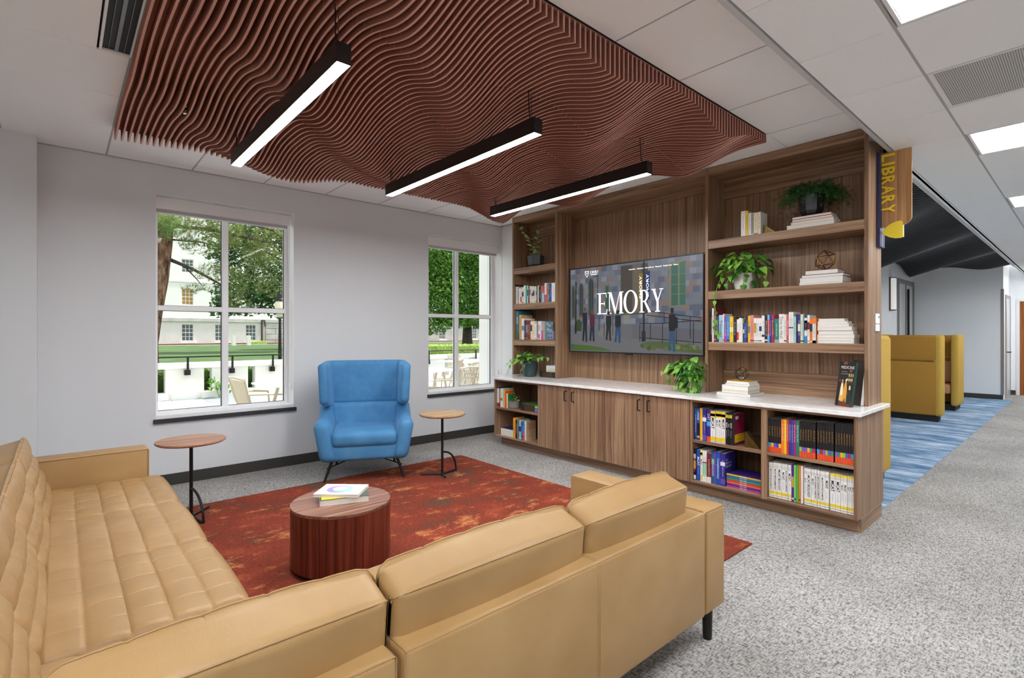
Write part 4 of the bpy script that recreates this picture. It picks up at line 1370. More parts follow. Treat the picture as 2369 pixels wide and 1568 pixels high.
        # covers that face the reader at the end of a row
        if desc == 'cream edged tan':
            m2 = MB().color('#b8431f')
            put_text(m2, 'CIVIL', (xx + d / 2, y0 - .0006, z + h * .80), (1, 0, 0), (0, 0, 1), width=d * .55)
            put_text(m2, 'SIGHTS', (xx + d / 2, y0 - .0006, z + h * .64), (1, 0, 0), (0, 0, 1), width=d * .75)
            m2.color('#3a3226'); put_bars(m2, (xx + d / 2, y0 - .0006, z + h * .22), (1, 0, 0), (0, 0, 1), d * .6, .010)
            m2.build('lettering', COVER, o)
        if desc == 'black spined crimson covered':
            m2 = MB().color('#e0b81c').box(xx + .003, xx + d, y0 - .0012, y0 - .0004, z + .03, z + h * .36)
            m2.color('#e8e4da').box(xx + .02, xx + .07, y0 - .0012, y0 - .0004, z + h * .82, z + h * .92)
            m2.color('#1a1a1a'); put_text(m2, 'MCAT', (xx + d * .62, y0 - .0016, z + h * .30), (1, 0, 0), (0, 0, 1), width=.07)
            put_bars(m2, (xx + d * .55, y0 - .0016, z + h * .20), (1, 0, 0), (0, 0, 1), .11, .012)
            m2.build('lettering', COVER, o)
        if k == 'R1L' and i == len(rows) - 1:
            m2 = MB().color('#e9e8f4')
            put_text(m2, 'OAT', (xx + .030, y0 - .0006, z + h * .80), (1, 0, 0), (0, 0, 1), width=.042)
            put_text(m2, 'PREP PLUS', (xx + .062, y0 - .0006, z + h * .70), (1, 0, 0), (0, 0, 1), width=.105)
            put_text(m2, '2023-2024', (xx + .062, y0 - .0006, z + h * .60), (1, 0, 0), (0, 0, 1), width=.105)
            m2.build('lettering', COVER, o)
        if desc == 'tan with a blue sky cover':
            m2 = MB().color('#f0ede4')
            for cx_, cz_, r_ in ((.05, .20, .025), (.09, .18, .03), (.13, .205, .02), (.06, .13, .03), (.11, .12, .028)):
                m2.add([(xx + cx_ + r_ * math.cos(q), y0 - .0006, z + cz_ + .5 * r_ * math.sin(q)) for q in [j * PI / 5 for j in range(10)]], [tuple(range(10))])
            m2.build('lettering', COVER, o)

def flat_book(x0, x1, y0, y1, z, h, col, label, group, face='pages', title=None, tcol='#eeeeee', topcol=None, rot=0.0):
    """a book lying flat; its spine, or its page edges, face -X"""
    cx_, cy_ = (x0 + x1) / 2, (y0 + y1) / 2
    c = 0.0022 if h > .012 else 0.001
    R_ = Matrix.Rotation(rot, 3, 'Z')
    mb = MB().color(topcol or col).box(x0, x1, y0, y1, z + h - c, z + h)
    mb.color(col).box(x0, x1, y0, y1, z, z + c)
    if face == 'spine': mb.box(x0, x0 + c, y0, y1, z + c, z + h - c)
    elif face == 'side': mb.box(x0, x1, y0, y0 + c, z + c, z + h - c)
    else: mb.box(x1 - c, x1, y0, y1, z + c, z + h - c)
    pg = MB().box(x0 + (c if face == 'spine' else .003), x1 - (c if face == 'pages' else .003), y0 + (c if face == 'side' else .003), y1 - .003, z + c, z + h - c)
    parts = [(pg, 'pages', PAPER)]
    if title:
        m2 = MB().color(tcol)
        if title != '~':
            vs, fs, w, hh = text_geo(title); L_ = min((y1 - y0) * .7, h * .6 * w / hh)
        if title == '~': put_bars(m2, (x0 - .0006, cy_, z + h / 2), (0, -1, 0), (0, 0, 1), (y1 - y0) * .6, h * .5)
        elif face == 'spine': put_text(m2, title, (x0 - .0006, cy_, z + h / 2), (0, -1, 0), (0, 0, 1), width=L_)
        else: put_text(m2, title, (cx_, cy_, z + h + .0006), (1, 0, 0), (0, 1, 0), width=(x1 - x0) * .7)
        parts.append((m2, 'lettering', COVER))
    for q in [mb] + [p[0] for p in parts]:
        q.v = [(cx_ + (R_ @ Vector((p[0] - cx_, p[1] - cy_, 0))).x, cy_ + (R_ @ Vector((p[0] - cx_, p[1] - cy_, 0))).y, p[2]) for p in q.v]
    o = mb.build('book', COVER, loc=(cx_, cy_, z), label=label, cat='book', group=group)
    for q, n_, m_ in parts: q.build(n_, m_, o)
    return o

def stack(rows, group):
    for r in rows: flat_book(*r[:7], r[7], group, **(r[8] if len(r) > 8 else {}))
# highest shelf, under the fern
stack([(4.56, 4.74, 1.345, 1.698, 2.2645, .036, '#e9e0cc', 'thick cream book at the bottom of the stack under the fern'),
       (4.565, 4.73, 1.350, 1.668, 2.3005, .024, '#c9a45a', 'gold covered book second from bottom of the stack under the fern'),
       (4.57, 4.73, 1.360, 1.659, 2.3245, .021, '#a8282c', 'red covered book third from bottom of the stack under the fern'),
       (4.57, 4.72, 1.368, 1.659, 2.3455, .021, '#8e2028', 'dark red book on top of the stack under the fern')], 'books stacked under the fern')
stack([(4.57, 4.76, 1.290, 1.605, 1.7955, .018, '#e6e2da', 'thin white book at the bottom of the stack under the gold polyhedron'),
       (4.57, 4.76, 1.288, 1.601, 1.8135, .042, '#eeecea', 'thick white book second in the stack under the gold polyhedron'),
       (4.575, 4.77, 1.285, 1.588, 1.8555, .023, '#3a4048', 'slate covered book third in the stack under the gold polyhedron'),
       (4.58, 4.76, 1.325, 1.562, 1.8785, .035, '#8e2028', 'dark red book on top of the stack under the gold polyhedron')], 'books stacked under the gold polyhedron')
stack([(4.57, 4.70, 1.2135, 1.473, 1.3245, .026, '#eeeeee', 'white book at the very bottom of the pale stack on the full shelf'),
       (4.57, 4.70, 1.2135, 1.4725, 1.3505, .020, '#ece4d2', 'cream book second from bottom of the pale stack on the full shelf'),
       (4.57, 4.70, 1.210, 1.472, 1.3705, .024, '#f2f2f2', 'white book third from bottom of the pale stack on the full shelf'),
       (4.575, 4.68, 1.219, 1.466, 1.3945, .031, '#b5b1a4', 'cream paged book fourth from bottom of the pale stack'),
       (4.57, 4.68, 1.226, 1.471, 1.4255, .033, '#e2dccb', 'cream book fifth from bottom of the pale stack'),
       (4.57, 4.67, 1.246, 1.469, 1.4585, .022, '#f0f0f0', 'white book sixth from bottom of the pale stack'),
       (4.57, 4.67, 1.256, 1.469, 1.4805, .018, '#eeeeee', 'thin white book seventh from bottom of the pale stack'),
       (4.575, 4.66, 1.277, 1.464, 1.4985, .022, '#d9d2c0', 'cream book on top of the pale stack')], 'pale books stacked on the full shelf')
stack([(4.42, 4.70, 1.935, 2.240, .8565, .024, '#c3c6ca', 'wide grey white book at the bottom of the worktop stack with the terrarium'),
       (4.43, 4.66, 1.960, 2.195, .8805, .018, '#d8d2c6', 'beige book second in the worktop stack with the terrarium'),
       (4.43, 4.66, 1.960, 2.195, .8985, .010, '#e5c83a', 'thin yellow book third in the worktop stack with the terrarium'),
       (4.43, 4.66, 1.960, 2.195, .9085, .040, '#dcdcde', 'thick white book fourth in the worktop stack with the terrarium'),
       (4.44, 4.62, 1.950, 2.165, .9485, .017, '#e4e4e4', 'white book fifth in the worktop stack with the terrarium'),
       (4.45, 4.62, 1.960, 2.160, .9655, .021, '#dfdfdf', 'mustard topped book uppermost in the worktop stack with the terrarium', {'topcol': '#d4a52c'})], 'books stacked under the terrarium')
bl = ['#7a3fa0', '#2f9a70', '#d04a8a', '#c8c040', '#4aa0d0']
for q in range(5):
    flat_book(4.55, 4.72, 4.350, 4.625 + q * .004, .8565 + q * .0138, .0132, '#1c1d1f', 'black study guide, %s from the bottom of the worktop stack by the green pot' % ORD[q], 'small books stacked by the green pot', 'spine', '~', '#c9953a')
for q, cc in enumerate(('#c9ccd6', '#e6dfb0', '#d9dfe6')):
    flat_book(4.56, 4.70, 4.350, 4.524, .9262 + q * .0262, .0255, cc, 'pale book, %s above the black guides by the green pot' % ORD[q], 'small books stacked by the green pot', 'spine', '~', '#44464c')
for q, cc in enumerate(('#8a4fa8', '#49b6e6', '#5a6ad0', '#d8dc3a', '#2f9a80')):
    b_ = flat_book(4.19, 4.38, 4.262, 4.588, .4775 + q * .0168, .016, '#1a1b1d', 'black guide with coloured tip, %s from the bottom of the cubby stack' % ORD[q], 'black guides stacked in the window cubby', 'spine', '~', '#c9953a', topcol='#3f7a34' if q == 4 else None)
    MB().color(cc).box(4.1894, 4.191, 4.285, 4.345, .478 + q * .0168, .493 + q * .0168).build('label', COVER, b_)
for q, cc in enumerate(('#e9e8e4', '#dfe0e0', '#ecebe6')):
    flat_book(4.19, 4.42, 4.720, 4.970, .1245 + q * .030, .029, cc, 'white page edged book, %s from the bottom of the lowest cubby stack' % ORD[q], 'books stacked in the lowest window cubby', topcol='#2a3168' if q == 2 else None)
for q, cc in enumerate(('#b03a86', '#5a2f96', '#e86a2a', '#d8402c', '#2f9a6a', '#2a6fa8', '#d8b02c')):
    flat_book(4.185, 4.40, 1.752, 2.030, .1245 + q * .0162, .0158, cc, '%s spined guide lying in the stack beside the OAT book' % ('magenta', 'violet', 'orange', 'red', 'green', 'teal blue', 'gold')[q], 'coloured guides stacked in the lower cubby', 'spine', '2023-2024', '#f4f4f4', topcol='#35206e')

# medicine book, black stand behind it
g = thing('medicine_book', (4.42, 1.24, CT), 'tall MEDICINE book with figures on a dark cover leaning open on the worktop', 'book')
M_ = Matrix.Translation((4.405, 1.245, CT + .001)) @ Matrix.Rotation(math.radians(-28), 4, 'Z') @ Matrix.Rotation(math.radians(9), 4, 'Y')
def local(mb_, M): mb_.v = [tuple(M @ Vector(p)) for p in mb_.v]; return mb_
cov = MB().color('#1d2430').box(0, .003, -.0675, .0675, 0, .335)
local(cov, M_).build('cover', ARTP, g)
cov = MB().color('#28463c').box(.004, .022, -.0675, -.0645, 0, .335).color('#14181e').box(.022, .025, -.0675, .0675, 0, .335)
local(cov, M_).build('back_cover', ARTP, g)
local(MB().box(.004, .0215, -.0640, .064, .004, .331), M_).build('pages', PAPER, g)
m2 = MB(); q_ = [0]
def ca(col, pts):
    m2.color(col); xx = -.0004 - q_[0] * .00003; q_[0] += 1
    m2.add([(xx, .0675 - a * .135, .335 - b * .335) for a, b in pts], [tuple(range(len(pts)))])
def rect(col, a, b, c, d): ca(col, [(a, b), (c, b), (c, d), (a, d)])
rect('#241c1a', 0, .18, 1, 1); rect('#14161a', 0, 0, 1, .18); rect('#6e3320', .2, .86, 1, 1); rect('#7a4a2a', .25, .0, .5, .06)
rect('#4a2a1c', .62, .34, 1, .36); rect('#5a3420', .62, .44, 1, .46); rect('#5a3420', .55, .48, 1, .49); rect('#6a3018', .58, .66, .84, .86); rect('#8a5230', .70, .17, .84, .23)
for a in (.66, .78, .90): rect('#d8cf9a', a, .26, a + .05, .33)
for a in (.64, .72, .80, .88): rect('#cfc088', a, .37, a + .05, .43)
for (a, c1_, c2_) in ((.12, '#1a1c22', '#8a5a40'), (.30, '#e0b060', '#d8a888'), (.52, '#d89a3c', '#e4c8a8')):
    ca(c1_, [(a - .04, .47), (a + .06, .46), (a + .13, .62), (a + .15, .90), (a - .10, .88), (a - .08, .6)])
    ca(c2_, [(a + .015 + .045 * math.cos(w), .43 + .03 * math.sin(w)) for w in [k * PI / 4 for k in range(8)]])
ca('#efe3c4', [(.27, .5), (.38, .49), (.40, .76), (.25, .75)]); ca('#f0ead8', [(.50, .40), (.60, .37), (.62, .41), (.52, .43)])
ca('#16302a', [(.78, .6), (.90, .62), (.95, .95), (.70, .93), (.68, .76)]); ca('#d8c89a', [(.76, .53), (.86, .53), (.88, .62), (.76, .62)])
ca('#4a6a3a', [(.50, .88), (.56, .80), (.62, .88), (.58, .93)]); ca('#12100e', [(.02, .84), (.12, .80), (.2, .98), (.02, .97)])
put_text(m2.color('#f0ead8'), 'MEDICINE', (-.0022, -.006, .335 - .042), (0, -1, 0), (0, 0, 1), width=.112, height=.022)
put_text(m2, 'A Treasury of', (-.0022, .018, .335 - .075), (0, -1, 0), (0, 0, 1), width=.050)
put_text(m2, 'Art and Literature', (-.0022, .015, .335 - .090), (0, -1, 0), (0, 0, 1), width=.062)
local(m2, M_).build('cover_print', ARTP, g)
g = thing('dark_book', (4.62, 1.17, CT), 'large dark brown book standing behind the MEDICINE book', 'book')
M_ = Matrix.Translation((4.55, 1.205, CT + .001)) @ Matrix.Rotation(math.radians(-40), 4, 'Z') @ Matrix.Rotation(math.radians(6), 4, 'Y')
local(MB().color('#3b332e').box(0, .004, -.06, .06, 0, .342).box(.004, .03, .056, .06, 0, .342).box(.03, .034, -.06, .06, 0, .342), M_).build('cover', ARTP, g)
local(MB().box(.004, .03, -.056, .056, .004, .338), M_).build('pages', PAPER, g)

# bookends
def bookend(x, y0, y1, z, h, mat_, label):
    mb = MB().prism([(y1, z), (y1, z + h), (y1 - .008, z + h), (y0, z + .01), (y0, z)], 'x', x, x + .055)
    o = fix_normals(mb.build('bookend', mat_, label=label, cat='bookend'))
bookend(4.19, 1.765, 1.880, .4775, .124, BRASSD, 'triangular aged brass bookend beside the crimson study guide')
bookend(4.60, 1.800, 1.903, 2.2645, .085, BRASSD, 'triangular aged brass bookend on the highest shelf')
# dotted block on the narrow shelf
bd = thing('die_ornament', (4.60, 4.46, 1.325), 'slate blue cube ornament with four dark dots beside the narrow shelf books', 'ornament')
MB().box(4.560, 4.655, 4.405, 4.505, 1.3252, 1.4352, .006).build('block', mat('slate_blue', '#7b8aa0', 0.5), bd)
for dy in (.028, .072):
    for dz in (.03, .08):
        mb = MB().lathe([(.0095, 0), (.0085, .002)], 0, 0, 14)
        mb.v = [(4.5605 - p[2], 4.405 + dy + p[0], 1.3252 + dz + p[1]) for p in mb.v]
        mb.build('dot', BLKM, bd)
MB().box(4.656, 4.680, 4.362, 4.404, 1.3252, 1.43, .002).build('book', COVER if False else mat('dark_green', '#1b2c2a', 0.5), label='dark narrow book at the end of the shelf behind the dotted cube', cat='book')

# gold polyhedron
phi = (1 + 5 ** .5) / 2
def ico_pts():
    p = []
    for a in (-1, 1):
        for b in (-phi, phi):
            p += [(0, a, b), (a, b, 0), (b, 0, a)]
    return [Vector(q).normalized() for q in p]
def wire(name, pts, thr, c, R, r, m_, label, cat, rot):
    Rm = Matrix.Rotation(rot[0], 3, 'X') @ Matrix.Rotation(rot[1], 3, 'Z')
    P_ = [Rm @ p * R for p in pts]
    zmin = min(p.z for p in P_)
    P_ = [p + Vector((c[0], c[1], c[2] - zmin + r)) for p in P_]
    t_ = thing(name, (c[0], c[1], c[2]), label, cat)
    for i in range(len(P_)):
        for j in range(i + 1, len(P_)):
            if (P_[i] - P_[j]).length < thr * R:
                MB().tube([P_[i], P_[j]], r, 6).build('rod', m_, t_)
    return t_, P_
wire('wire_polyhedron', ico_pts(), 1.1, (4.66, 1.438, 1.9137), .080, .0042, BRASS, 'brass wire polyhedron standing on the stack of four books', 'ornament', (.5, .3))
dod = []
for a in (-1, 1):
    for b in (-1, 1):
        for c_ in (-1, 1): dod.append((a, b, c_))
        dod += [(0, a / phi, b * phi), (a / phi, b * phi, 0), (a * phi, 0, b / phi)]
dod = [Vector(q).normalized() for q in dod]
ter, PD = wire('glass_terrarium', dod, .75, (4.50, 2.045, .9867), .058, .0024, mat('dark_lead', '#2a2522', 0.4, 0.7), 'small faceted glass terrarium on the worktop book stack', 'terrarium', (.36, .2))
import itertools
bmh = bmesh.new()
for p in PD: bmh.verts.new(p)
bmesh.ops.convex_hull(bmh, input=bmh.verts)
mb = MB(); bmh.verts.index_update(); mb.add([v.co[:] for v in bmh.verts], [[v.index for v in f.verts] for f in bmh.faces]); bmh.free()
mb.build('glass', GLASS, ter)
mb = MB()
for k in range(9):
    a = k * .7
    mb.tube([(4.50, 2.045, 1.003), (4.50 + .012 * math.cos(a), 2.045 + .012 * math.sin(a), 1.010), (4.50 + .020 * math.cos(a), 2.045 + .020 * math.sin(a), 1.018)], [.003, .006, .001], 5)
mb.build('succulent', mat('pale_succulent', '#b9dcc0', 0.6), ter)

# ------------------------------------------------------------------ plants
def heart(n=5, L=1.0, W=.38, fold=.14, droop=.25):
    """one heart-shaped leaf along +X with a crease"""
    prof = [(0.0, 0.02), (.06, .55), (.22, 1.0), (.45, .92), (.72, .55), (.90, .20), (1.0, 0.0)]
    vs = []; fs = []
    for (u, w) in prof:
        z = -droop * u * u
        vs += [(u * L, 0, z), (u * L - (.05 * L if w > .5 else 0), w * W, z + fold * w - .03), (u * L - (.05 * L if w > .5 else 0), -w * W, z + fold * w - .03)]
    for i in range(len(prof) - 1):
        a = i * 3; b = a + 3
        fs += [(a, b, b + 1, a + 1), (a, a + 2, b + 2, b)]
    return vs, fs
HM = []
for k, (w_, f_, d_) in enumerate(((.38, .14, .25), (.34, .20, .45), (.42, .08, .12))):
    vs, fs = heart(W=w_, fold=f_, droop=d_)
    me = bpy.data.meshes.new('pothos_leaf'); me.from_pydata(vs, [], fs)
    me.polygons.foreach_set('use_smooth', [True] * len(me.polygons))
    HM.append(me)
def leaf_obj(name, me, m_, p, yaw, pitch, roll, size, parent):
    key = (me.name, m_.name)
    if key not in LM:
        m2_ = me.copy(); m2_.materials.append(m_); LM[key] = m2_
    o = bpy.data.objects.new(name, LM[key]); COL.objects.link(o)
    o.parent = parent; o.location = Vector(p) - OFF[parent]
    o.rotation_euler = (roll, pitch, yaw); o.scale = (size, size, size)
    return o
LM = {}
def pothos(name, c, r, pot_h, pot_prof, pot_m, label, n, spread, vines, rnd, mats, zoff=0.0, toward=None, lim=None, skirt=0):
    t_ = thing(name, c, label, 'plant')
    MB().lathe([(a * r, c[2] + b * pot_h) for a, b in pot_prof], c[0], c[1], 28).build('pot', pot_m, t_, angle=40)
    MB().lathe([(r * .9, c[2] + pot_h * .88), (r * .86, c[2] + pot_h * .94)], c[0], c[1], 20).build('soil', SOIL, t_)
    zt = c[2] + pot_h
    st = MB()
    for i in range(n):
        a = rnd.uniform(0, 2 * PI) if toward is None or rnd.random() < .35 else rnd.gauss(toward, .9)
        rr_ = spread * math.sqrt(rnd.random())
        h = rnd.uniform(.25, 1.0) * spread * (1.1 - .5 * rr_ / spread)
        p = Vector((c[0] + rr_ * math.cos(a), c[1] + rr_ * math.sin(a), zt + h - .02 + zoff))
        if lim:
            p.x = min(max(p.x, lim[0]), lim[1]); p.y = min(max(p.y, lim[2]), lim[3]); p.z = min(p.z, lim[4])
        st.tube([(c[0] + .3 * r * math.cos(a), c[1] + .3 * r * math.sin(a), zt - .01), ((c[0] + p.x) / 2, (c[1] + p.y) / 2, (zt + p.z) / 2 + .02), p], .0022, 4, False)
        leaf_obj('leaf', rnd.choice(HM), mats[0] if rnd.random() < .6 else mats[1], p, a + rnd.uniform(-.7, .7), rnd.uniform(-.1, .75), rnd.uniform(-.5, .5), rnd.uniform(.065, .105), t_)
    for i in range(skirt):
        a = PI + rnd.uniform(-1.5, 1.5)
        q_ = Vector((c[0] + (r + rnd.uniform(.0, .05)) * math.cos(a), c[1] + (r + rnd.uniform(0, .03)) * math.sin(a), c[2] + pot_h * rnd.uniform(.25, 1.1)))
        st.tube([(c[0] + r * math.cos(a), c[1] + r * math.sin(a), zt), q_], .002, 4, False)
        leaf_obj('leaf', rnd.choice(HM), mats[0] if rnd.random() < .5 else mats[1], q_, a + rnd.uniform(-.6, .6), rnd.uniform(.5, 1.3), rnd.uniform(-.4, .4), rnd.uniform(.06, .085), t_)
    for pts in vines:
        P_ = [Vector(q) for q in pts]
        fine_ = []
        for i in range(len(P_) - 1):
            p0, p1, p2, p3 = P_[max(0, i - 1)], P_[i], P_[i + 1], P_[min(len(P_) - 1, i + 2)]
            for k in range(5):
                u = k / 5
                fine_.append(0.5 * ((2 * p1) + (p2 - p0) * u + (2 * p0 - 5 * p1 + 4 * p2 - p3) * u * u + (-p0 + 3 * p1 - 3 * p2 + p3) * u ** 3))
        fine_.append(P_[-1])
        st.tube(fine_, .0026, 5, False)
        for k in range(3, len(fine_), 3):
            a = rnd.uniform(2.3, 4.2)
            leaf_obj('leaf', rnd.choice(HM), mats[0], fine_[k], a, rnd.uniform(.4, 1.3), rnd.uniform(-.4, .4), rnd.uniform(.045, .065), t_)
    st.build('vine_stems', STEM, t_, True)
    return t_
rp = random.Random(5)
POTP = [(.62, 0), (.78, .03), (.92, .35), (1.0, .85), (1.0, 1.0), (.93, 1.0), (.92, .9)]
pothos('pothos_plant', (4.66, 2.095, 1.7955), .088, .15, [(.60, 0), (.85, .05), (.98, .35), (1.0, .8), (1.0, 1.0), (.94, 1.0), (.93, .9)], mat('white_ceramic', '#eeece6', 0.35),
       'trailing pothos in a rounded white pot on the upper right shelf', 90, .23,
       [[(4.63, 2.16, 1.94), (4.56, 2.24, 1.93), (4.505, 2.27, 1.83), (4.49, 2.29, 1.70), (4.49, 2.28, 1.55), (4.495, 2.30, 1.45), (4.50, 2.24, 1.40)],
        [(4.62, 2.12, 1.94), (4.55, 2.16, 1.93), (4.515, 2.20, 1.84)], [(4.62, 2.05, 1.95), (4.56, 2.03, 1.90), (4.54, 2.06, 1.82)], [(4.64, 2.0, 1.94), (4.60, 1.90, 1.92), (4.56, 1.86, 1.84)]],
       rp, (POTHOS, POTHOSD), 0.0, PI, (4.48, 4.76, 1.84, 2.34, 2.13), 7)
pothos('pothos_plant', (4.50, 4.76, CT + .0005), .102, .185, POTP, mat('dark_green_pot', '#31474a', 0.4),
       'pothos in a dark green pot at the window end of the worktop', 44, .18,
       [[(4.44, 4.80, 1.05), (4.38, 4.92, 1.06), (4.34, 4.97, .98), (4.33, 4.99, .89)], [(4.44, 4.72, 1.05), (4.36, 4.74, .98), (4.33, 4.76, .88)],
        [(4.5, 4.68, 1.06), (4.52, 4.56, 1.11), (4.54, 4.46, 1.10)], [(4.46, 4.84, 1.05), (4.42, 5.0, 1.07), (4.38, 5.06, 1.0)]],
       rp, (POTHOS, POTHOSD), 0.0, PI, (4.34, 4.72, 4.44, 5.04, 1.19))
pothos('pothos_plant', (4.47, 2.50, CT + .0005), .085, .16, POTP, mat('cream_pot', '#d8cbb4', 0.5),
       'bushy green pothos on the worktop below the screen', 105, .20,
       [[(4.42, 2.56, 1.03), (4.36, 2.60, .98), (4.34, 2.60, .90)], [(4.42, 2.50, 1.03), (4.34, 2.52, .95), (4.32, 2.52, .88)], [(4.42, 2.44, 1.03), (4.35, 2.43, .94), (4.33, 2.43, .88)],
        [(4.44, 2.58, 1.05), (4.40, 2.68, 1.02), (4.38, 2.70, .95)], [(4.45, 2.6, 1.06), (4.44, 2.74, 1.08), (4.43, 2.80, 1.03)]],
       rp, (POTHOS, POTHOSD), -.01, PI, (4.32, 4.62, 2.44, 2.76, 1.175), 30)

# upright succulent in a faceted pot
def faceted_pot(t_, c, r0, r1, h, m_, n=6):
    mb = MB().lathe([(r0, c[2]), (r1, c[2] + h * .25), (r1 * 1.12, c[2] + h), (r1 * 1.0, c[2] + h), (r1 * .95, c[2] + h * .9)], c[0], c[1], n, rot=.3)
    mb.build('pot', m_, t_)
    MB().lathe([(r1 * .96, c[2] + h * .86), (r1 * .9, c[2] + h * .9)], c[0], c[1], n, rot=.3).build('soil', SOIL, t_)
POTK = mat('black_pot', '#34363a', 0.45)
t_ = thing('succulent_plant', (4.66, 4.815, 2.265), 'two stemmed pale succulent in a black hexagonal pot on the narrow top shelf', 'plant')
faceted_pot(t_, (4.66, 4.815, 2.265), .075, .098, .15, POTK)
vs = []; fs = []
for i in range(7):
    u = i / 6; w = math.sin(PI * (u ** .8)) * .3 + .02
    vs += [(u, -w, .10 * u), (u, 0, .02 * u), (u, w, .10 * u)]
for i in range(6):
    a = i * 3; fs += [(a, a + 3, a + 4, a + 1), (a + 1, a + 4, a + 5, a + 2)]
OV = bpy.data.meshes.new('oval_leaf'); OV.from_pydata(vs, [], fs)
OV.polygons.foreach_set('use_smooth', [True] * len(OV.polygons))
for path, nl in (([(4.66, 4.83, 2.41), (4.64, 4.85, 2.52), (4.62, 4.90, 2.62), (4.60, 4.99, 2.74), (4.59, 5.08, 2.83)], 22), ([(4.66, 4.80, 2.41), (4.65, 4.79, 2.52), (4.65, 4.77, 2.64), (4.64, 4.745, 2.77)], 16), ([(4.66, 4.815, 2.41), (4.67, 4.81, 2.44)], 14)):
    MB().tube(path, .005, 6).build('stem', STEM, t_, True)
    for k in range(nl):
        u = k / nl * (len(path) - 1); i = min(int(u), len(path) - 2); f = u - i
        p = Vector(path[i]).lerp(Vector(path[i + 1]), f)
        a = k * 2.2 + rp.uniform(-.3, .3)
        leaf_obj('leaf', OV, ZZ, p, a, -.5 + rp.uniform(-.3, .4), 0, rp.uniform(.055, .08) * (1.15 if len(path) == 2 else 1), t_)
    leaf_obj('leaf', OV, ZZ, path[-1], 2.5, -1.2, 0, .05, t_)

# fern on the highest shelf
t_ = thing('fern_plant', (4.66, 1.54, 2.367), 'feathery dark fern in a black faceted pot on the highest shelf', 'plant')
faceted_pot(t_, (4.66, 1.54, 2.367), .065, .088, .175, mat('gloss_black_pot', '#26282c', 0.2), 7)
mb = MB()
for k in range(190):
    a = rp.uniform(0, 2 * PI); L = rp.uniform(.10, .25); up_ = rp.uniform(.05, .14)
    p0 = Vector((4.66 + .05 * math.cos(a), 1.54 + .05 * math.sin(a), 2.53))
    for j in range(12):
        u = j / 11
        p = p0 + Vector((math.cos(a) * L * u, math.sin(a) * L * u, up_ * math.sin(PI * u * .62) - .95 * L * u * u * rp.uniform(.5, 1.0)))
        p.x = min(p.x, 4.825); p.z = max(p.z, 2.385)
        for s_ in range(5):
            d = Vector((rp.uniform(-1, 1), rp.uniform(-1, 1), rp.uniform(-.6, .8))).normalized() * rp.uniform(.014, .032)
            q = d.cross(Vector((0, 0, 1))).normalized() * .0034
            mb.add([p - q, p + q, p + d], [(0, 1, 2)])
mb.build('foliage', FERN, t_, kind='stuff')

# tiny plant in the window cubby
t_ = thing('small_plant', (4.25, 4.785, .477), 'tiny trailing plant in a grey concrete pot in the window cubby', 'plant')
MB().lathe([(.062, .4775), (.072, .485), (.076, .57), (.069, .57), (.068, .56)], 4.25, 4.785, 24).build('pot', mat('concrete', '#8b847e', 0.85, var=.1), t_, angle=40)
MB().lathe([(.068, .555), (.06, .562)], 4.25, 4.785, 16).build('soil', SOIL, t_)
for k in range(44):
    a = rp.uniform(0, 2 * PI); rr_ = rp.uniform(.01, .085)
    p = Vector((4.25 + rr_ * math.cos(a), 4.785 + rr_ * math.sin(a), .575 + rp.uniform(0, .07) * (1.2 - rr_ / .085)))
    leaf_obj('leaf', OV, ZZ if k % 2 else POTHOS, p, a, rp.uniform(-.6, .5), 0, rp.uniform(.022, .034), t_)
vp = [(4.23, 4.75, .59), (4.20, 4.69, .62), (4.18, 4.65, .60), (4.17, 4.615, .575)]
MB().tube(vp, .0018, 5).build('vine_stem', STEM, t_, True)
for k in range(8):
    u = k / 7 * 3; i = min(int(u), 2); p = Vector(vp[i]).lerp(Vector(vp[i + 1]), u - i)
    leaf_obj('leaf', OV, ZZ, p, k * 2.1, -.3, 0, .028, t_)

# ------------------------------------------------------------------ rug and small tables
rug = MB().box(0.28, 3.456, 1.50, 4.815, 0.0, 0.008).build('area_rug', RUST, label='mottled rust red carpet inset under the seating', cat='rug')
RZ = 0.008
ct = thing('drum_table', (1.29, 3.038, RZ), 'round reddish wood drum coffee table with two books on top', 'coffee table')
MB().lathe([(.262, RZ), (.262, .035)], 1.29, 3.038, 48).build('recessed_base', mat('deep_black'), ct)
MB().lathe([(.286, .035), (.290, .037), (.290, .366), (.2895, .368)], 1.29, 3.038, 72, close=True).build('drum', WDRUM, ct, angle=30)
MB().lathe([(.2895, .368), (.2905, .370), (.2905, .384), (.289, .386)], 1.29, 3.038, 72).build('top', WDRT, ct, angle=30)
ZT = .386
b1 = flat_book(1.165, 1.445, 2.945, 3.135, ZT + .0005, .036, '#e3dfd4', 'lower white book with yellow and dark green cover art on the drum table', 'books on the drum table', 'none', topcol='#4c5a4e', rot=math.radians(-20))
M_ = Matrix.Translation((1.305, 3.04, 0)) @ Matrix.Rotation(math.radians(-20), 4, 'Z') @ Matrix.Translation((-1.305, -3.04, 0))
m2 = MB().color('#e6cf2a')
m2.add([(1.175, 2.948, ZT + .0371), (1.33, 2.948, ZT + .0371), (1.33, 3.02, ZT + .0371), (1.24, 3.06, ZT + .0371), (1.175, 3.03, ZT + .0371)], [(0, 1, 2, 3, 4)])
local(m2, M_).build('cover_print', COVER, b1)
b2 = flat_book(1.17, 1.44, 2.965, 3.175, ZT + .0372, .018, '#efede6', 'upper white book with a blue violet ring on the drum table', 'books on the drum table', 'none', rot=math.radians(-43))
M_ = Matrix.Translation((1.305, 3.07, 0)) @ Matrix.Rotation(math.radians(-43), 4, 'Z')
m2 = MB(); n = 40
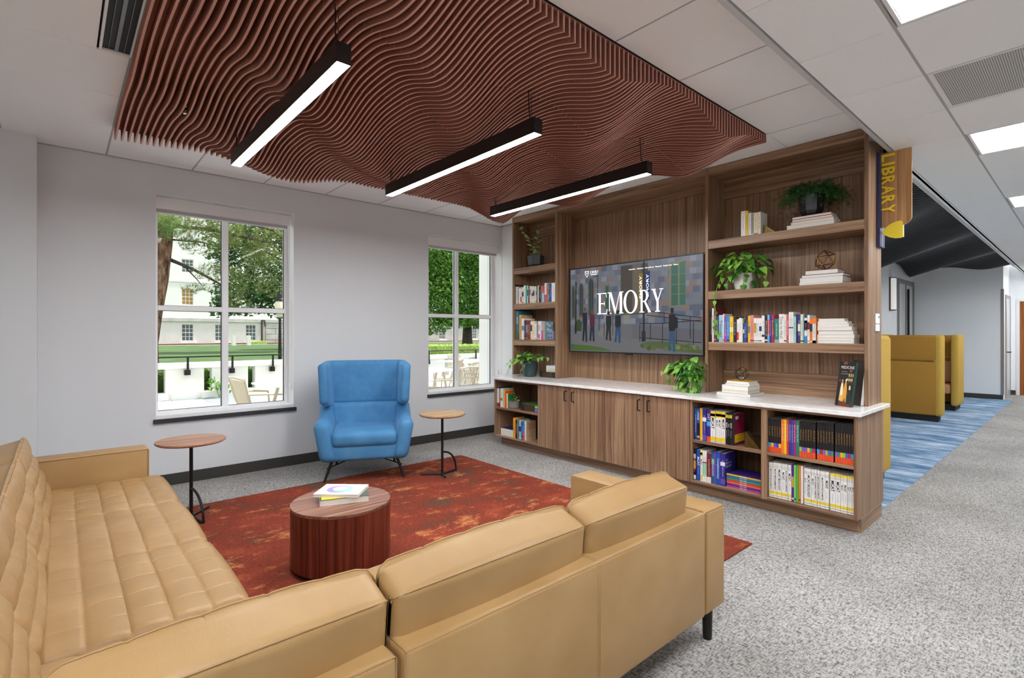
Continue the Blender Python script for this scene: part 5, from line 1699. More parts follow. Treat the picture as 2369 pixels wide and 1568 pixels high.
for i in range(n):
    a, b = 2 * PI * i / n, 2 * PI * (i + 1) / n
    m2.color((.38 + .12 * math.sin(a), .45 + .18 * math.cos(a), .80, 1))
    z_ = ZT + .0558
    def rp_(t__, r): return (r * math.cos(t__) - .012, r * math.sin(t__), z_)
    m2.add([rp_(a, .042 + .006 * math.sin(a)), rp_(a, .076), rp_(b, .076), rp_(b, .042 + .006 * math.sin(b))], [(0, 1, 2, 3)])
local(m2, M_).build('cover_print', COVER, b2)

def side_table(c, r, h, yaw, wm, label, zb):
    x, y = c
    t_ = thing('side_table', (x, y, zb), label, 'side table', 'pole side tables')
    MB().lathe([(r - .014, h - .022), (r - .002, h - .014), (r, h - .006), (r - .003, h), ], x, y, 56).build('top', wm, t_, angle=50)
    MB().lathe([(.05, h - .026), (.05, h - .022)], x, y, 20).build('mounting_plate', BLKM, t_)
    px, py = x, y
    MB().tube([(px, py, zb + .012), (px, py, h - .024)], .0125, 12).build('pole', BLKM, t_, angle=40)
    def dr(a, L): return (px + L * math.cos(a), py + L * math.sin(a))
    for k, (da, L) in enumerate(((0, .215), (2.2, .215), (-2.2, .13))):
        ex, ey = dr(yaw + da, L)
        MB().tube([(px, py, zb + .011), (ex, ey, zb + .011)], .0105, 8).build('foot', BLKM, t_, angle=40)
    arc = []
    for k in range(13):
        u = k / 12 * PI / 2
        L = .21 * math.sin(u); z = zb + .015 + .21 * math.cos(u)
        ex, ey = dr(yaw, L); arc.append((ex, ey, z))
    MB().tube(arc, .0095, 8).build('arc_brace', BLKM, t_, angle=40)
    return t_
WTAB2 = wood('side_table_oak', 'x', '#8a6a48', '#b2906a', '#c9aa84', 0.5, 0.6, 0.3)
side_table((0.745, 4.52), .232, .600, math.radians(-78), WTAB, 'pole side table with round pinkish top beside the tan sofa arm', RZ)
side_table((2.83, 4.25), .227, .618, math.radians(15), WTAB2, 'pole side table with round oak top beside the blue armchair', RZ)

# ------------------------------------------------------------------ blue wing armchair
AC = (2.325, 4.885); AT = math.radians(-26.4)
arm = thing('wing_armchair', (AC[0], AC[1], RZ), 'blue velvet high wing armchair on thin black legs by the window wall', 'armchair')
MA = Matrix.Translation((AC[0], AC[1], 0)) @ Matrix.Rotation(AT, 4, 'Z')
def ushell(hw, back, front, rc, th, sect, nseg=6):
    """U-shaped upholstered shell; sect(s, side) gives (zlow, zhigh, flare_low, flare_high, thickness)"""
    pts = []
    r = rc
    L = [(-hw, front + (back - r - front) * k / nseg, -1, 0) for k in range(nseg)]
    for k in range(9):
        a = PI - k * PI / 2 / 8
        L.append((-hw + r + r * math.cos(a), back - r + r * math.sin(a), math.cos(a), math.sin(a)))
    for k in range(1, 6):
        L.append((-hw + r + (2 * hw - 2 * r) * k / 6, back, 0, 1))
    Rr = [(-p[0], p[1], -p[2], p[3]) for p in L[:nseg + 9]][::-1]
    path = L + Rr
    ys = [p[1] for p in path]
    vs = []; fs = []; m = 20
    N = len(path)
    def ring(p, shrink=0.0, push=0.0):
        x, y, nx, ny = p
        s = (y - front) / (back - front)
        zl, zh, fl, fh, t_ = sect(s)
        w, h = t_, zh - zl
        ring_ = []
        rr_ = min(w, h) * .42
        cs = [(w - rr_, h - rr_, 0), (rr_, h - rr_, 1), (rr_, rr_, 2), (w - rr_, rr_, 3)]
        for (cx, cz, q) in cs:
            for j in range(5):
                a = q * PI / 2 + j * PI / 8
                px = cx + rr_ * math.cos(a); pz = cz + rr_ * math.sin(a)
                if shrink:
                    px = w / 2 + (px - w / 2) * (1 - shrink); pz = h / 2 + (pz - h / 2) * (1 - shrink * .5)
                out = px - w          # 0 is the outer skin, -w the inner
                f = fl + (fh - fl) * pz / h
                ring_.append((x + nx * (out + f), y + ny * (out + f) - push, zl + pz))
        return ring_
    rings = [ring(path[0], .75, .020), ring(path[0], .35, .016)] + [ring(p) for p in path] + [ring(path[-1], .35, .016), ring(path[-1], .75, .020)]
    for r_ in rings: vs += r_
    for i in range(len(rings) - 1):
        for k in range(m):
            k2 = (k + 1) % m
            fs.append((i * m + k, i * m + k2, (i + 1) * m + k2, (i + 1) * m + k))
    fs.append(tuple(range(m))); fs.append(tuple((len(rings) - 1) * m + k for k in range(m - 1, -1, -1)))
    return MB().add(vs, fs)
def sm(a, b, x):
    x = max(0, min(1, (x - a) / (b - a))); return x * x * (3 - 2 * x)
low = ushell(.455, .37, -.40, .17, .125, lambda s: (.21, .575 + .11 * sm(.35, .85, s), -.060, .005, .130 + .01 * s))
o = fix_normals(local(low, MA).build('lower_shell', VELVET, arm, True))
up = ushell(.440, .385, -.13, .13, .12, lambda s: (.660 + .045 * (1 - sm(0, .5, s)), 1.118 - .012 * (1 - s), -.014, .004, .085 + .03 * s))
o = fix_normals(local(up, MA).build('wing_back', VELVET, arm, True))
mb = rbox(-.36, .36, -.385, .30, .205, .36, .035, 4)
local(mb, MA).build('seat_deck', VELVET, arm, True)
mb = rbox(-.305, .305, -.405, .24, .33, .475, .055, 5)
for i, p in enumerate(mb.v):
    x, y, z = p
    if z > .44: z += .022 * (1 - (x / .32) ** 2) * (1 - ((y + .08) / .36) ** 2)
    mb.v[i] = (x, y, z)
local(mb, MA).build('seat_cushion', VELVET, arm, True)
def wl(p): return tuple(MA @ Vector(p))
for (x0, y0, x1, y1) in ((-.29, -.27, -.365, -.315), (.29, -.27, .365, -.315), (-.27, .25, -.30, .33), (.27, .25, .30, .33)):
    MB().tube([wl((x0, y0, .225)), wl((x1, y1, RZ + .006))], [.016, .0115], 10).build('leg', BLKM, arm, angle=40)
    MB().lathe([(.014, RZ), (.014, RZ + .008)], wl((x1, y1, 0))[0], wl((x1, y1, 0))[1], 12).build('glide', BLKM, arm)
for a_, b_ in (((-.345, -.30, .13), (.285, .285, .13)), ((.345, -.30, .13), (-.285, .285, .13))):
    mid = (0, 0, .20)
    MB().tube([wl(a_), wl(mid), wl(b_)], .006, 8).build('cross_brace', BLKM, arm, angle=40)

# ------------------------------------------------------------------ tan leather sectional
sofa = thing('sectional_sofa', (0.2, 1.7, RZ), 'tan leather L-shaped sectional sofa with quilted seats in the foreground', 'sofa')
def contour(poly, r, step):
    """rounded polygon resampled; returns list of (p, q, nx, ny, s, corner index or None)"""
    n = len(poly); out = []; S = 0.0
    P = [Vector(p) for p in poly]
    area = sum(P[i].x * P[(i + 1) % n].y - P[(i + 1) % n].x * P[i].y for i in range(n))
    if area < 0: P = P[::-1]
    rr_ = r if isinstance(r, (list, tuple)) else [r] * n
    if area < 0 and isinstance(r, (list, tuple)): rr_ = rr_[::-1]
    segs = []
    for i in range(n):
        a, b, c_ = P[i - 1], P[i], P[(i + 1) % n]
        d1 = (a - b).normalized(); d2 = (c_ - b).normalized()
        ang = d1.angle(d2); t_ = rr_[i] / math.tan(ang / 2)
        t_ = min(t_, (a - b).length * .45, (c_ - b).length * .45); ra = t_ * math.tan(ang / 2)
        p1 = b + d1 * t_; p2 = b + d2 * t_
        cen = b + (d1 + d2).normalized() * (ra / math.sin(ang / 2))
        segs.append((p1, p2, cen, ra))
    for i in range(n):
        p1, p2, cen, ra = segs[i]
        a1 = math.atan2((p1 - cen).y, (p1 - cen).x); a2 = math.atan2((p2 - cen).y, (p2 - cen).x)
        while a2 < a1: a2 += 2 * PI
        k = 5
        for j in range(k):
            a = a1 + (a2 - a1) * j / (k - 1)
            out.append((cen.x + ra * math.cos(a), cen.y + ra * math.sin(a), math.cos(a), math.sin(a), i if j == 2 else None))
        q1 = segs[(i + 1) % n][0]
        d = (q1 - p2); L = d.length; m = max(1, int(L / step)); nn = Vector((d.y, -d.x)).normalized()
        for j in range(1, m):
            pt = p2 + d * (j / m)
            out.append((pt.x, pt.y, nn.x, nn.y, None))
    return out
def cushion(name, poly, rad, axis, a0, a1, parent, step=.012, seams=None, stitches=None, puff=0.006, end_r=.03, crown=.010, pip=(), mat_=None, sub=False):
    """upholstered block: rounded section swept along axis 'x' or 'y'.
    seams: list of (p, q) section points where a seam runs lengthwise; stitches: positions along the axis"""
    C_ = contour(poly, rad, step)
    n = len(C_); L = a1 - a0
    m = max(10, int(L / step))
    st = [a0 + L * j / m for j in range(m + 1)]
    extra = []
    for e in (0.0015, .004, .008, .014, .021): extra += [a0 + e, a1 - e]
    if stitches:
        st = [a0 + L * j / 42 for j in range(43)]
        for s_ in stitches: extra += [s_, s_ - .003, s_ + .003, s_ - .007, s_ + .007]
    st = sorted(set([round(x, 5) for x in st if a0 + .026 < x < a1 - .026] + [a0, a1] + extra))
    cx = sum(p[0] for p in poly) / len(poly); cy = sum(p[1] for p in poly) / len(poly)
    vs = []
    seamd = []
    for (p, q, nx, ny, ci) in C_:
        ds = min([math.hypot(p - sx, q - sy) for sx, sy in seams], default=9) if seams else 9
        seamd.append(ds)
    for a in st:
        t_ = min(a - a0, a1 - a)
        e = 0.0
        if t_ < end_r:
            e = end_r - math.sqrt(max(0, end_r ** 2 - (end_r - t_) ** 2))
        c_ = crown * math.sin(PI * (a - a0) / L)
        dst = min([abs(a - s_) for s_ in stitches], default=9) if stitches else 9
        for (p, q, nx, ny, ci), ds in zip(C_, seamd):
            d = -e + c_
            quilted = bool(seams) and ds < .10
            if quilted:
                d += puff * min(1, ds / .045) ** .7 - .004 * math.exp(-(ds / .005) ** 2)
                d -= .0024 * math.exp(-(dst / .0035) ** 2)
                d += .0022 * min(1, dst / .05) ** .7
            P = (p + nx * d, q + ny * d)
            vs.append((a, P[0], P[1]) if axis == 'x' else (P[0], a, P[1]))
    fs = []
    M_ = len(st)
    for i in range(M_ - 1):
        for k in range(n):
            k2 = (k + 1) % n
            fs.append((i * n + k, i * n + k2, (i + 1) * n + k2, (i + 1) * n + k))
    fs.append(tuple(range(n))); fs.append(tuple((M_ - 1) * n + k for k in range(n - 1, -1, -1)))
    o = fix_normals(MB().add(vs, fs).build(name, mat_ or LEATHER, parent, angle=55))
    for ci in pip:
        idx = [i for i, c_ in enumerate(C_) if c_[4] == ci][0]
        pts = []
        for i, a in enumerate(st):
            if i % 3 and i not in (0, M_ - 1): continue
            v = Vector(vs[i * n + idx]); p, q, nx, ny, _ = C_[idx]
            k = .0008
            pts.append(v + (Vector((0, nx * k, ny * k)) if axis == 'x' else Vector((nx * k, 0, ny * k))))
        pb = MB().tube(pts, .0026, 6)
        c_ = pb.build('piping', PIPING, o, True)
    return o
SZ0, SZ1 = .285, .430        # seat cushions
# --- left run, seats facing +X
bounds = [4.262, 3.537, 2.797, 2.052]
for i in range(3):
    y1, y0 = bounds[i] - .0045, bounds[i + 1] + .0045
    poly = [(-.10, SZ0), (.535, SZ0), (.535, SZ1), (-.10, SZ1)]
    seams = [(x, SZ1) for x in (.405, .290, .175, .060)]
    cushion('seat_cushion', poly, [.012, .018, .038, .02], 'y', y0, y1, sofa, .0068, seams, [y0 + (y1 - y0) * k / 5 for k in (1, 2, 3, 4)], .0055, .034, .008, pip=(2,))
# corner seat
y0, y1 = 1.36, 2.046
poly = [(-.10, SZ0), (.640, SZ0), (.640, SZ1), (-.10, SZ1)]
cushion('seat_cushion', poly, [.012, .018, .038, .02], 'y', y0, y1, sofa, .0068, [(x, SZ1) for x in (.5, .385, .270, .155, .04)], [y0 + (y1 - y0) * k / 5 for k in (1, 2, 3, 4)], .0055, .034, .008, pip=(2,))
# --- right run, seats facing +Y
xb = [.646, 1.384, 2.108]
for i in range(2):
    poly = [(1.38, SZ0), (1.99, SZ0), (1.99, SZ1), (1.38, SZ1)]
    x0, x1 = xb[i] + .003, xb[i + 1] - .003
    cushion('seat_cushion', poly, [.012, .018, .038, .02], 'x', x0, x1, sofa, .0095, [(y, SZ1) for y in (1.86, 1.745, 1.63, 1.515)], [x0 + (x1 - x0) * k / 5 for k in (1, 2, 3, 4)], .0055, .034, .008, pip=(2,))
# --- back cushions, left run; the quilted face leans towards -X
def bk_poly(off=0):
    return [(-.045, .425), (-.165, .770), (-.300, .735), (-.285, .43)]
fp = Vector((-.045, .425)); ft = Vector((-.165, .770))
bb_ = [4.262, 3.537, 2.797, 2.052, 1.30]
for i in range(4):
    y1, y0 = bb_[i] - .003, bb_[i + 1] + .003
    sm_ = [tuple(fp.lerp(ft, k)) for k in (.22, .47, .73)]
    cushion('back_cushion', bk_poly(), [.03, .016, .016, .02], 'y', y0, y1, sofa, .0068, sm_, [y0 + (y1 - y0) * k / 5 for k in (1, 2, 3, 4)], .012, .035, .012, pip=(1, 2))
# --- back cushions, right run
poly = [(1.425, .425), (1.275, .772), (1.165, .735), (1.195, .44)]
fp = Vector((1.425, .425)); ft = Vector((1.275, .772))
for x0, x1 in ((-.03, .626), (.636, 1.384), (1.390, 2.068)):
    sm_ = [tuple(fp.lerp(ft, k)) for k in (.22, .47, .73)]
    cushion('back_cushion', poly, [.03, .016, .016, .02], 'x', x0, x1, sofa, .0068, sm_, [x0 + (x1 - x0) * k / 5 for k in (1, 2, 3, 4)], .010, .035, .014, pip=(1, 2))
# --- frames
def seamline(pts, p):
    MB().tube(pts, .0022, 6).build('seam_welt', PIPING, p)
o = fix_normals(rbox(-.40, -.24, 1.115, 4.262, .165, .622, .018, 3).build('back_frame', LEATHER, sofa, angle=60))
o = rbox(-.38, .455, 4.262, 4.44, .165, .622, .018, 3).build('arm', LEATHER, sofa, angle=60)
seamline([(-.24, 4.262, .6155), (.448, 4.262, .6155), (.4535, 4.262, .610), (.4535, 4.262, .175)], o)
rbox(-.24, .50, 2.06, 4.262, .165, .285, .008, 2).build('seat_base', LEATHER, sofa, angle=60)
rbox(-.24, .62, 1.28, 2.06, .165, .285, .008, 2).build('seat_base', LEATHER, sofa, angle=60)
rbox(.632, 2.105, 1.28, 1.965, .165, .285, .008, 2).build('seat_base', LEATHER, sofa, angle=60)
o = rbox(-.24, .616, 1.115, 1.262, .165, .622, .016, 3).build('back_frame', LEATHER, sofa, angle=60)
seamline([(-.2, 1.119, .6175), (.609, 1.119, .6175), (.6125, 1.119, .612), (.6125, 1.119, .18)], o)
o = rbox(.632, 2.112, 1.115, 1.262, .165, .622, .016, 3).build('back_frame', LEATHER, sofa, angle=60)
seamline([(.637, 1.262 - .02, .621), (.637, 1.119, .6165), (2.112, 1.119, .6165)], o)
seamline([(.6355, 1.119, .610), (.6355, 1.119, .18)], o)
for dx in (0, .011):
    seamline([(1.374 + dx, 1.255, .6215), (1.374 + dx, 1.13, .6215), (1.374 + dx, 1.1165, .61), (1.374 + dx, 1.1145, .40), (1.374 + dx, 1.1145, .18)], o)
o = rbox(2.112, 2.287, 1.115, 1.915, .165, .622, .018, 3).build('arm', LEATHER, sofa, angle=60)
seamline([(2.1135, 1.1155, .18), (2.1135, 1.1155, .615)], o)
seamline([(2.112, 1.13, .620), (2.112, 1.905, .620)], o)
seamline([(2.118, 1.118, .6195), (2.280, 1.118, .6195)], o)
for (x, y) in ((2.235, 1.175), (2.235, 1.86), (.66, 1.175), (.58, 1.20), (.42, 4.37), (-.33, 4.37), (-.33, 1.2), (.42, 2.12)):
    MB().lathe([(.019, RZ if .28 < x < 3.4 and y > 1.5 else 0.0), (.021, .02), (.024, .166)], x, y, 18).build('leg', BLKM, sofa, angle=40)

# ------------------------------------------------------------------ high-backed booths in the nook
def booth(x0, x1, y0, y1, back_at, label, top=1.385):
    t_ = thing('high_back_booth', ((x0 + x1) / 2, (y0 + y1) / 2, .004), label, 'booth', 'mustard booths in the nook')
    s = 1 if back_at == 'x0' else -1
    xb_ = x0 if back_at == 'x0' else x1
    a, b = sorted((xb_, xb_ + s * .14))
    rbox(a, b, y0 + .05, y1 - .05, .10, .96, .03, 3).build('back_panel', MUSTD, t_, angle=50)
    rbox(a, b, y0 + .05, y1 - .05, .965, top - .01, .03, 3).build('upper_back_panel', MUSTD, t_, angle=50)
    for yy in (y0, y1 - .11):
        rbox(x0, x1, yy, yy + .11, .09, top, .045, 4).build('side_wing', MUST, t_, angle=50)
    a, b = sorted((xb_ + s * .15, xb_ + s * (x1 - x0 - .03)))
    rbox(a, b, y0 + .115, y1 - .115, .30, .48, .04, 3).build('seat_cushion', TANF, t_, angle=50)
    a2, b2 = sorted((xb_ + s * .145, xb_ + s * .24))
    rbox(a2, b2, y0 + .115, y1 - .115, .49, .90, .03, 3).build('back_cushion', TANF, t_, angle=50)
    MB().box(x0 + .05, x1 - .05, y0 + .05, y1 - .05, .004, .12).build('recessed_base', mat('deep_black'), t_)  # black block standing in for the shadow under the raised booth
    return t_
booth(5.25, 6.02, 1.285, 2.55, 'x1', 'mustard booth end wing right beside the end of the bookcase')
booth(10.38, 10.66, 1.57, 2.78, 'x0', 'mustard booth with its ochre back towards the bookcase')
booth(12.10, 12.72, 1.60, 2.78, 'x1', 'farthest mustard booth with tan seat showing')

# wall sconce and glazed doors of the nook
g = thing('wall_sconce', (13.0, 2.74, 1.87), 'tall half-cylinder wall sconce on the white nook wall', 'wall light')
mb = MB(); n = 10
vs = [(13.0 + .10 * math.cos(PI + PI * k / n), 2.80 + .10 * math.sin(PI + PI * k / n) * 1.0, z) for z in (1.90, 2.555) for k in range(n + 1)]
fs = [(k, k + 1, n + 2 + k, n + 1 + k) for k in range(n)] + [tuple(range(n + 1)), tuple(range(2 * n + 1, n, -1))]
mb.add(vs, fs)
fix_normals(mb.build('shade', emis('sconce_shade', '#d8d6d2', .22), g, angle=50))
for z in (1.885, 2.555):
    MB().prism([(13.0 + .105 * math.cos(PI + PI * k / n), 2.80 + .105 * math.sin(PI + PI * k / n)) for k in range(n + 1)], 'z', z, z + .018).build('cap', mat('pewter', '#5d5a58', 0.4, 0.7), g)
for dx in (-.103, .103):
    MB().box(13.0 + dx - .008, 13.0 + dx + .008, 2.772, 2.80, 1.90, 2.56).build('side_rail', mat('pewter'), g)
FRG = mat('anodised_frame', '#8e8a86', 0.4, 0.3)
d1 = MB().box(13.55, 13.63, 2.77, 2.80, 0, 2.60).box(15.0 - .08, 15.0, 2.77, 2.80, 0, 2.60).box(13.63, 14.92, 2.77, 2.80, 2.50, 2.60).box(14.20, 14.28, 2.77, 2.80, 0, 2.50).build('door_1', FRG, kind='structure')
MB().box(13.63, 14.20, 2.785, 2.79, 0, 2.50).build('pane', mat('frosted_pane', '#d2d6d6', 0.2), d1)
MB().box(14.28, 14.92, 2.785, 2.79, 0, 2.50).build('pane', mat('frosted_pane'), d1)
MB().box(14.255, 14.285, 2.72, 2.76, .9, 2.4).build('door_pull', BLKM, d1)
# corridor doors
d2 = MB().box(15.37, 15.44, 1.245, 1.262, 0, 2.25).box(16.22, 16.29, 1.245, 1.262, 0, 2.25).box(15.44, 16.22, 1.245, 1.262, 2.18, 2.25).build('door_2', FRG, kind='structure')
MB().box(15.44, 16.22, 1.250, 1.256, 0, 2.18).build('pane', mat('frosted_pane'), d2)
MB().tube([(15.53, 1.25, 1.0), (15.53, 1.19, 1.0), (15.64, 1.19, 1.0)], .012, 8).build('door_handle', BLKM, d2)
d3 = MB().box(16.46, 16.50, 0.02, 1.112, 0, 2.14).build('door_3', WDOOR, kind='structure')
MB().box(16.435, 16.45, 1.112, 1.165, 0, 2.20).box(16.435, 16.45, 0.0, 0.04, 0, 2.20).box(16.435, 16.45, 0.04, 1.112, 2.14, 2.20).build('door_frame', TRIMW, d3)

# ------------------------------------------------------------------ outside the windows
yy0 = 6.0
GR_ = MB().box(-30, 60, 6.3, 80, -.6, -.32).build('ground', mat('far_ground', '#8c9a70', .95), kind='structure')
pav = thing('terrace_paving', (4, 9.5, -.05), 'pale and blue grey stone paving of the sunny terrace', 'paving', kind='structure')
MB().box(-4, 16, 6.0, 13.2, -.32, -.012).build('paving_bed', mat('grout', '#8b8b86', .95), pav)
rt = random.Random(9)
yv = 6.02
while yv < 12.85:
    d_ = rt.choice((.45, .6, .75)); xv = -1 - rt.random()
    while xv < 14:
        w_ = rt.choice((.6, .75, .9, 1.1))
        if yv + d_ > 6.5 or True:
            MB().box(xv + .005, xv + w_ - .005, yv + .005, yv + d_ - .005, -.012, rt.uniform(-.001, .002)).build('paver', rt.choice(PAVE), pav)
        xv += w_
    yv += d_
# parapet with openings
PY = 12.85
par = thing('terrace_parapet', (6, PY, 0), 'white rendered terrace parapet with narrow openings', 'parapet', kind='structure')
MB().box(-3, 16, PY - .04, PY + .30, .655, .775, .01).build('coping', STONE, par)
ops = [1.50, 2.36, 3.24, 4.15, 5.05, 5.95, 6.85, 7.75, 8.65, 9.55, 10.45]
prev = -3
for ox in ops + [16.2]:
    MB().box(prev, ox, PY, PY + .26, 0, .655).build('pier', STONE, par)
    if ox < 16: MB().box(ox - .05, ox + .21, PY - .05, PY + .26, 0, .15, .01).build('opening_sill', STONE, par)
    prev = ox + .155
hr = thing('terrace_handrail', (6, PY - .12, .6), 'dark metal handrail bracketed to the white parapet', 'handrail')
MB().box(-3, 16, PY - .16, PY - .12, .895, .925, .004).build('top_rail', BLKM, hr)
for k in range(12):
    x = .35 + .853 * k + .83
    MB().box(x - .02, x + .02, PY - .155, PY - .125, .56, .895).build('post', BLKM, hr)
    MB().box(x - .055, x + .055, PY - .125, PY - .02, .52, .63, .005).build('bracket', BLKM, hr)
# lawn, beds and path
mb = MB(); 
nx_, ny_ = 24, 20
for j in range(ny_ + 1):
    for i in range(nx_ + 1):
        x = -12 + 62 * i / nx_; y = 13.12 + 33 * j / ny_
        mb.v.append((x, y, .10 + .50 * (j / ny_) ** .7))
for j in range(ny_):
    for i in range(nx_):
        a = j * (nx_ + 1) + i
        mb.f.append((a, a + 1, a + nx_ + 2, a + nx_ + 1)); mb.m.append(0); mb.c.append((1, 1, 1, 1))
mb.build('lawn', LAWN, kind='structure', loc=(0, 30, 0))
MB().box(-8, 40, 44.0, 44.97, .56, .66).build('mulch_bed', MULCH, kind='structure')
MB().box(-8, 40, 42.3, 43.0, .50, .60).build('path', STONE2, kind='structure')

# white stone building
bd_ = thing('stone_building', (9, 45, .5), 'large white stone building across the lawn with small paned windows', 'building')
BYF = 45.0
def fwall(x0, x1, z0, z1, holes, m_, nm='wall'):
    """front wall with rectangular holes"""
    xs = sorted(set([x0, x1] + [h[0] for h in holes] + [h[1] for h in holes])); zs = sorted(set([z0, z1] + [h[2] for h in holes] + [h[3] for h in holes]))
    mb = MB()
    for i in range(len(xs) - 1):
        for j in range(len(zs) - 1):
            cx_, cz_ = (xs[i] + xs[i + 1]) / 2, (zs[j] + zs[j + 1]) / 2
            if any(h[0] < cx_ < h[1] and h[2] < cz_ < h[3] for h in holes): continue
            mb.box(xs[i], xs[i + 1], BYF, BYF + .5, zs[j], zs[j + 1])
    return mb.build(nm, m_, bd_)
holes = []
for x in (6.80, 9.00, 11.18, 23.2, 29.6, 33.7):
    holes.append((x, x + .78, .86, 2.13)); holes.append((x, x + .78, 3.56, 4.80)); holes.append((x, x + .78, 6.0, 7.0))
fwall(-6, 12.62, .3, 2.30, [h for h in holes if h[3] < 2.3 and h[0] < 12.6], STUCCO)
fwall(-6, 40, 2.60, 11.0, [h for h in holes if h[2] > 2.6], STONE)
fwall(12.62, 40, .3, 2.30, [h for h in holes if h[3] < 2.3 and h[0] > 12.6], STONE2)
MB().box(-6, 40, BYF - .12, BYF + .5, 2.30, 2.60, .03).build('string_course', STONE2, bd_)
MB().box(-6, 40, BYF - .06, BYF, 5.25, 5.42, .02).build('string_course', STONE, bd_)
MB().box(-6, 40, BYF + .5, BYF + 6, .3, 11.0).build('body', STONE, bd_)
for r_ in range(4):
    xs_ = 12.64 + (.0 if r_ % 2 else -.0); k = 0
    while xs_ < 15.2:
        w_ = 1.15 if (r_ + k) % 2 else .78
        MB().box(xs_ + .012, xs_ + w_ - .012, BYF - .07, BYF, .42 + r_ * .47, .42 + r_ * .47 + .445, .03).build('stone_block', STONE2, bd_)
        xs_ += w_; k += 1
MB().tube([(12.35, BYF - .14, .5), (12.35, BYF - .14, 2.5)], .07, 8).tube([(12.35, BYF - .14, 2.5), (12.55, BYF - .14, 2.5), (12.6, BYF - .14, 2.0)], .05, 8).build('downpipe', mat('downpipe', '#3a2f2a', .6), bd_)
GLD = mat('dark_pane', '#5a6468', .15)
GLW = mat('blind_pane', '#a9824c', .6)
for h in holes:
    f_ = MB().box(h[0], h[0] + .045, BYF + .08, BYF + .14, h[2], h[3]).box(h[1] - .045, h[1], BYF + .08, BYF + .14, h[2], h[3]).box(h[0] + .045, h[1] - .045, BYF + .08, BYF + .14, h[3] - .05, h[3]).box(h[0] + .045, h[1] - .045, BYF + .08, BYF + .14, h[2], h[2] + .05).build('window_frame', TRIMW, bd_)
    gm = GLW if (h[0] < 7 and 3 < h[2] < 5) else GLD
    w_ = (h[1] - h[0] - .09 - .06) / 3; hh = (h[3] - h[2] - .10 - .11) / 4
    for a in range(3):
        for b in range(4):
            x0_ = h[0] + .045 + a * (w_ + .03); z0_ = h[2] + .05 + b * (hh + .03) + (.02 if b > 1 else 0)
            MB().box(x0_, x0_ + w_, BYF + .105, BYF + .115, z0_, z0_ + hh).build('pane', gm, f_)
    mb = MB()
    for a in (1, 2): mb.box(h[0] + .045 + a * (w_ + .03) - .03, h[0] + .045 + a * (w_ + .03), BYF + .09, BYF + .12, h[2] + .05, h[3] - .05)
    for b in (1, 2, 3):
        z_ = h[2] + .05 + b * (hh + .03) - .03 + (.0 if b == 1 else .0)
        mb.box(h[0] + .045, h[1] - .045, BYF + .088, BYF + .122, z_, z_ + (.05 if b == 2 else .03))
    mb.build('glazing_bars', TRIMW, f_)
    if h[2] < 2: MB().prism([(h[0] - .12, h[2] - .18), (h[1] + .12, h[2] - .18), (h[1] + .02, h[2]), (h[0] - .02, h[2])], 'y', BYF - .14, BYF + .08).build('sill', STONE, bd_)

# trees
def foliage_quads(mb, c, R, n, size, rnd, flat=.5, needle=False):
    for k in range(n):
        while True:
            d = Vector((rnd.uniform(-1, 1), rnd.uniform(-1, 1), rnd.uniform(-1, 1)))
            if d.length < 1: break
        p = Vector(c) + Vector((d.x * R[0], d.y * R[1], d.z * R[2]))
        if needle:
            for s_ in range(9):
                v = Vector((rnd.uniform(-1, 1), rnd.uniform(-1, 1), rnd.uniform(-.3, 1))).normalized() * size * rnd.uniform(.7, 1.2)
                q = v.cross(Vector((.3, .2, 1))).normalized() * size * .035
                mb.add([p - q, p + q, p + v], [(0, 1, 2)])
        else:
            u = Vector((rnd.uniform(-1, 1), rnd.uniform(-1, 1), rnd.uniform(-.6, .6))).normalized()
            w = u.cross(Vector((rnd.uniform(-1, 1), rnd.uniform(-1, 1), 1))).normalized()
            s_ = size * rnd.uniform(.6, 1.2)
            mb.add([p - u * s_, p - w * s_ * flat, p + u * s_, p + w * s_ * flat], [(0, 1, 2, 3)])
rt = random.Random(21)
pine = thing('pine_tree', (2.35, 22, .25), 'big leaning pine with reddish bark at the left of the large window', 'tree')
tp = [(2.30, 22, .1), (2.34, 22, 1.0), (2.42, 22, 2.2), (2.58, 22, 3.4), (2.72, 22, 4.6), (2.85, 22.1, 6.2), (2.95, 22.3, 9.5)]
tb = MB().tube(tp, [.34, .27, .34, .37, .34, .30, .2], 18)
for i, p in enumerate(tb.v):
    a = rt.uniform(-.018, .018); tb.v[i] = (p[0] + a, p[1] + rt.uniform(-.018, .018), p[2])
tb.build('trunk', BARK, pine, True)
brs = [([(2.9, 22, 4.1), (3.6, 21.6, 3.75), (4.4, 21.3, 3.25), (4.9, 21.2, 2.5)], .07), ([(2.9, 22, 5.3), (4.2, 21.3, 5.2), (5.8, 20.8, 4.9), (7.2, 20.5, 4.9)], .08),
       ([(2.8, 22, 5.9), (4.4, 21.0, 5.7), (6.0, 20.4, 5.3), (6.8, 20.2, 4.6), (7.4, 20.2, 3.9)], .08), ([(5.2, 21, 5.2), (5.9, 20.8, 4.5), (6.6, 20.7, 4.15)], .05),
       ([(3.4, 21.7, 3.8), (3.7, 21.5, 3.4), (3.9, 21.4, 3.1)], .03), ([(2.8, 22, 5.0), (2.2, 21, 5.3), (1.6, 20, 5.2)], .06), ([(3.0, 22, 4.8), (3.8, 21.6, 4.75), (4.6, 21.4, 4.6)], .035)]
for pts, r_ in brs:
    MB().tube(pts, [r_ * (1 - .7 * k / (len(pts) - 1)) for k in range(len(pts))], 7).build('branch', BARKD, pine, True)
mb = MB()
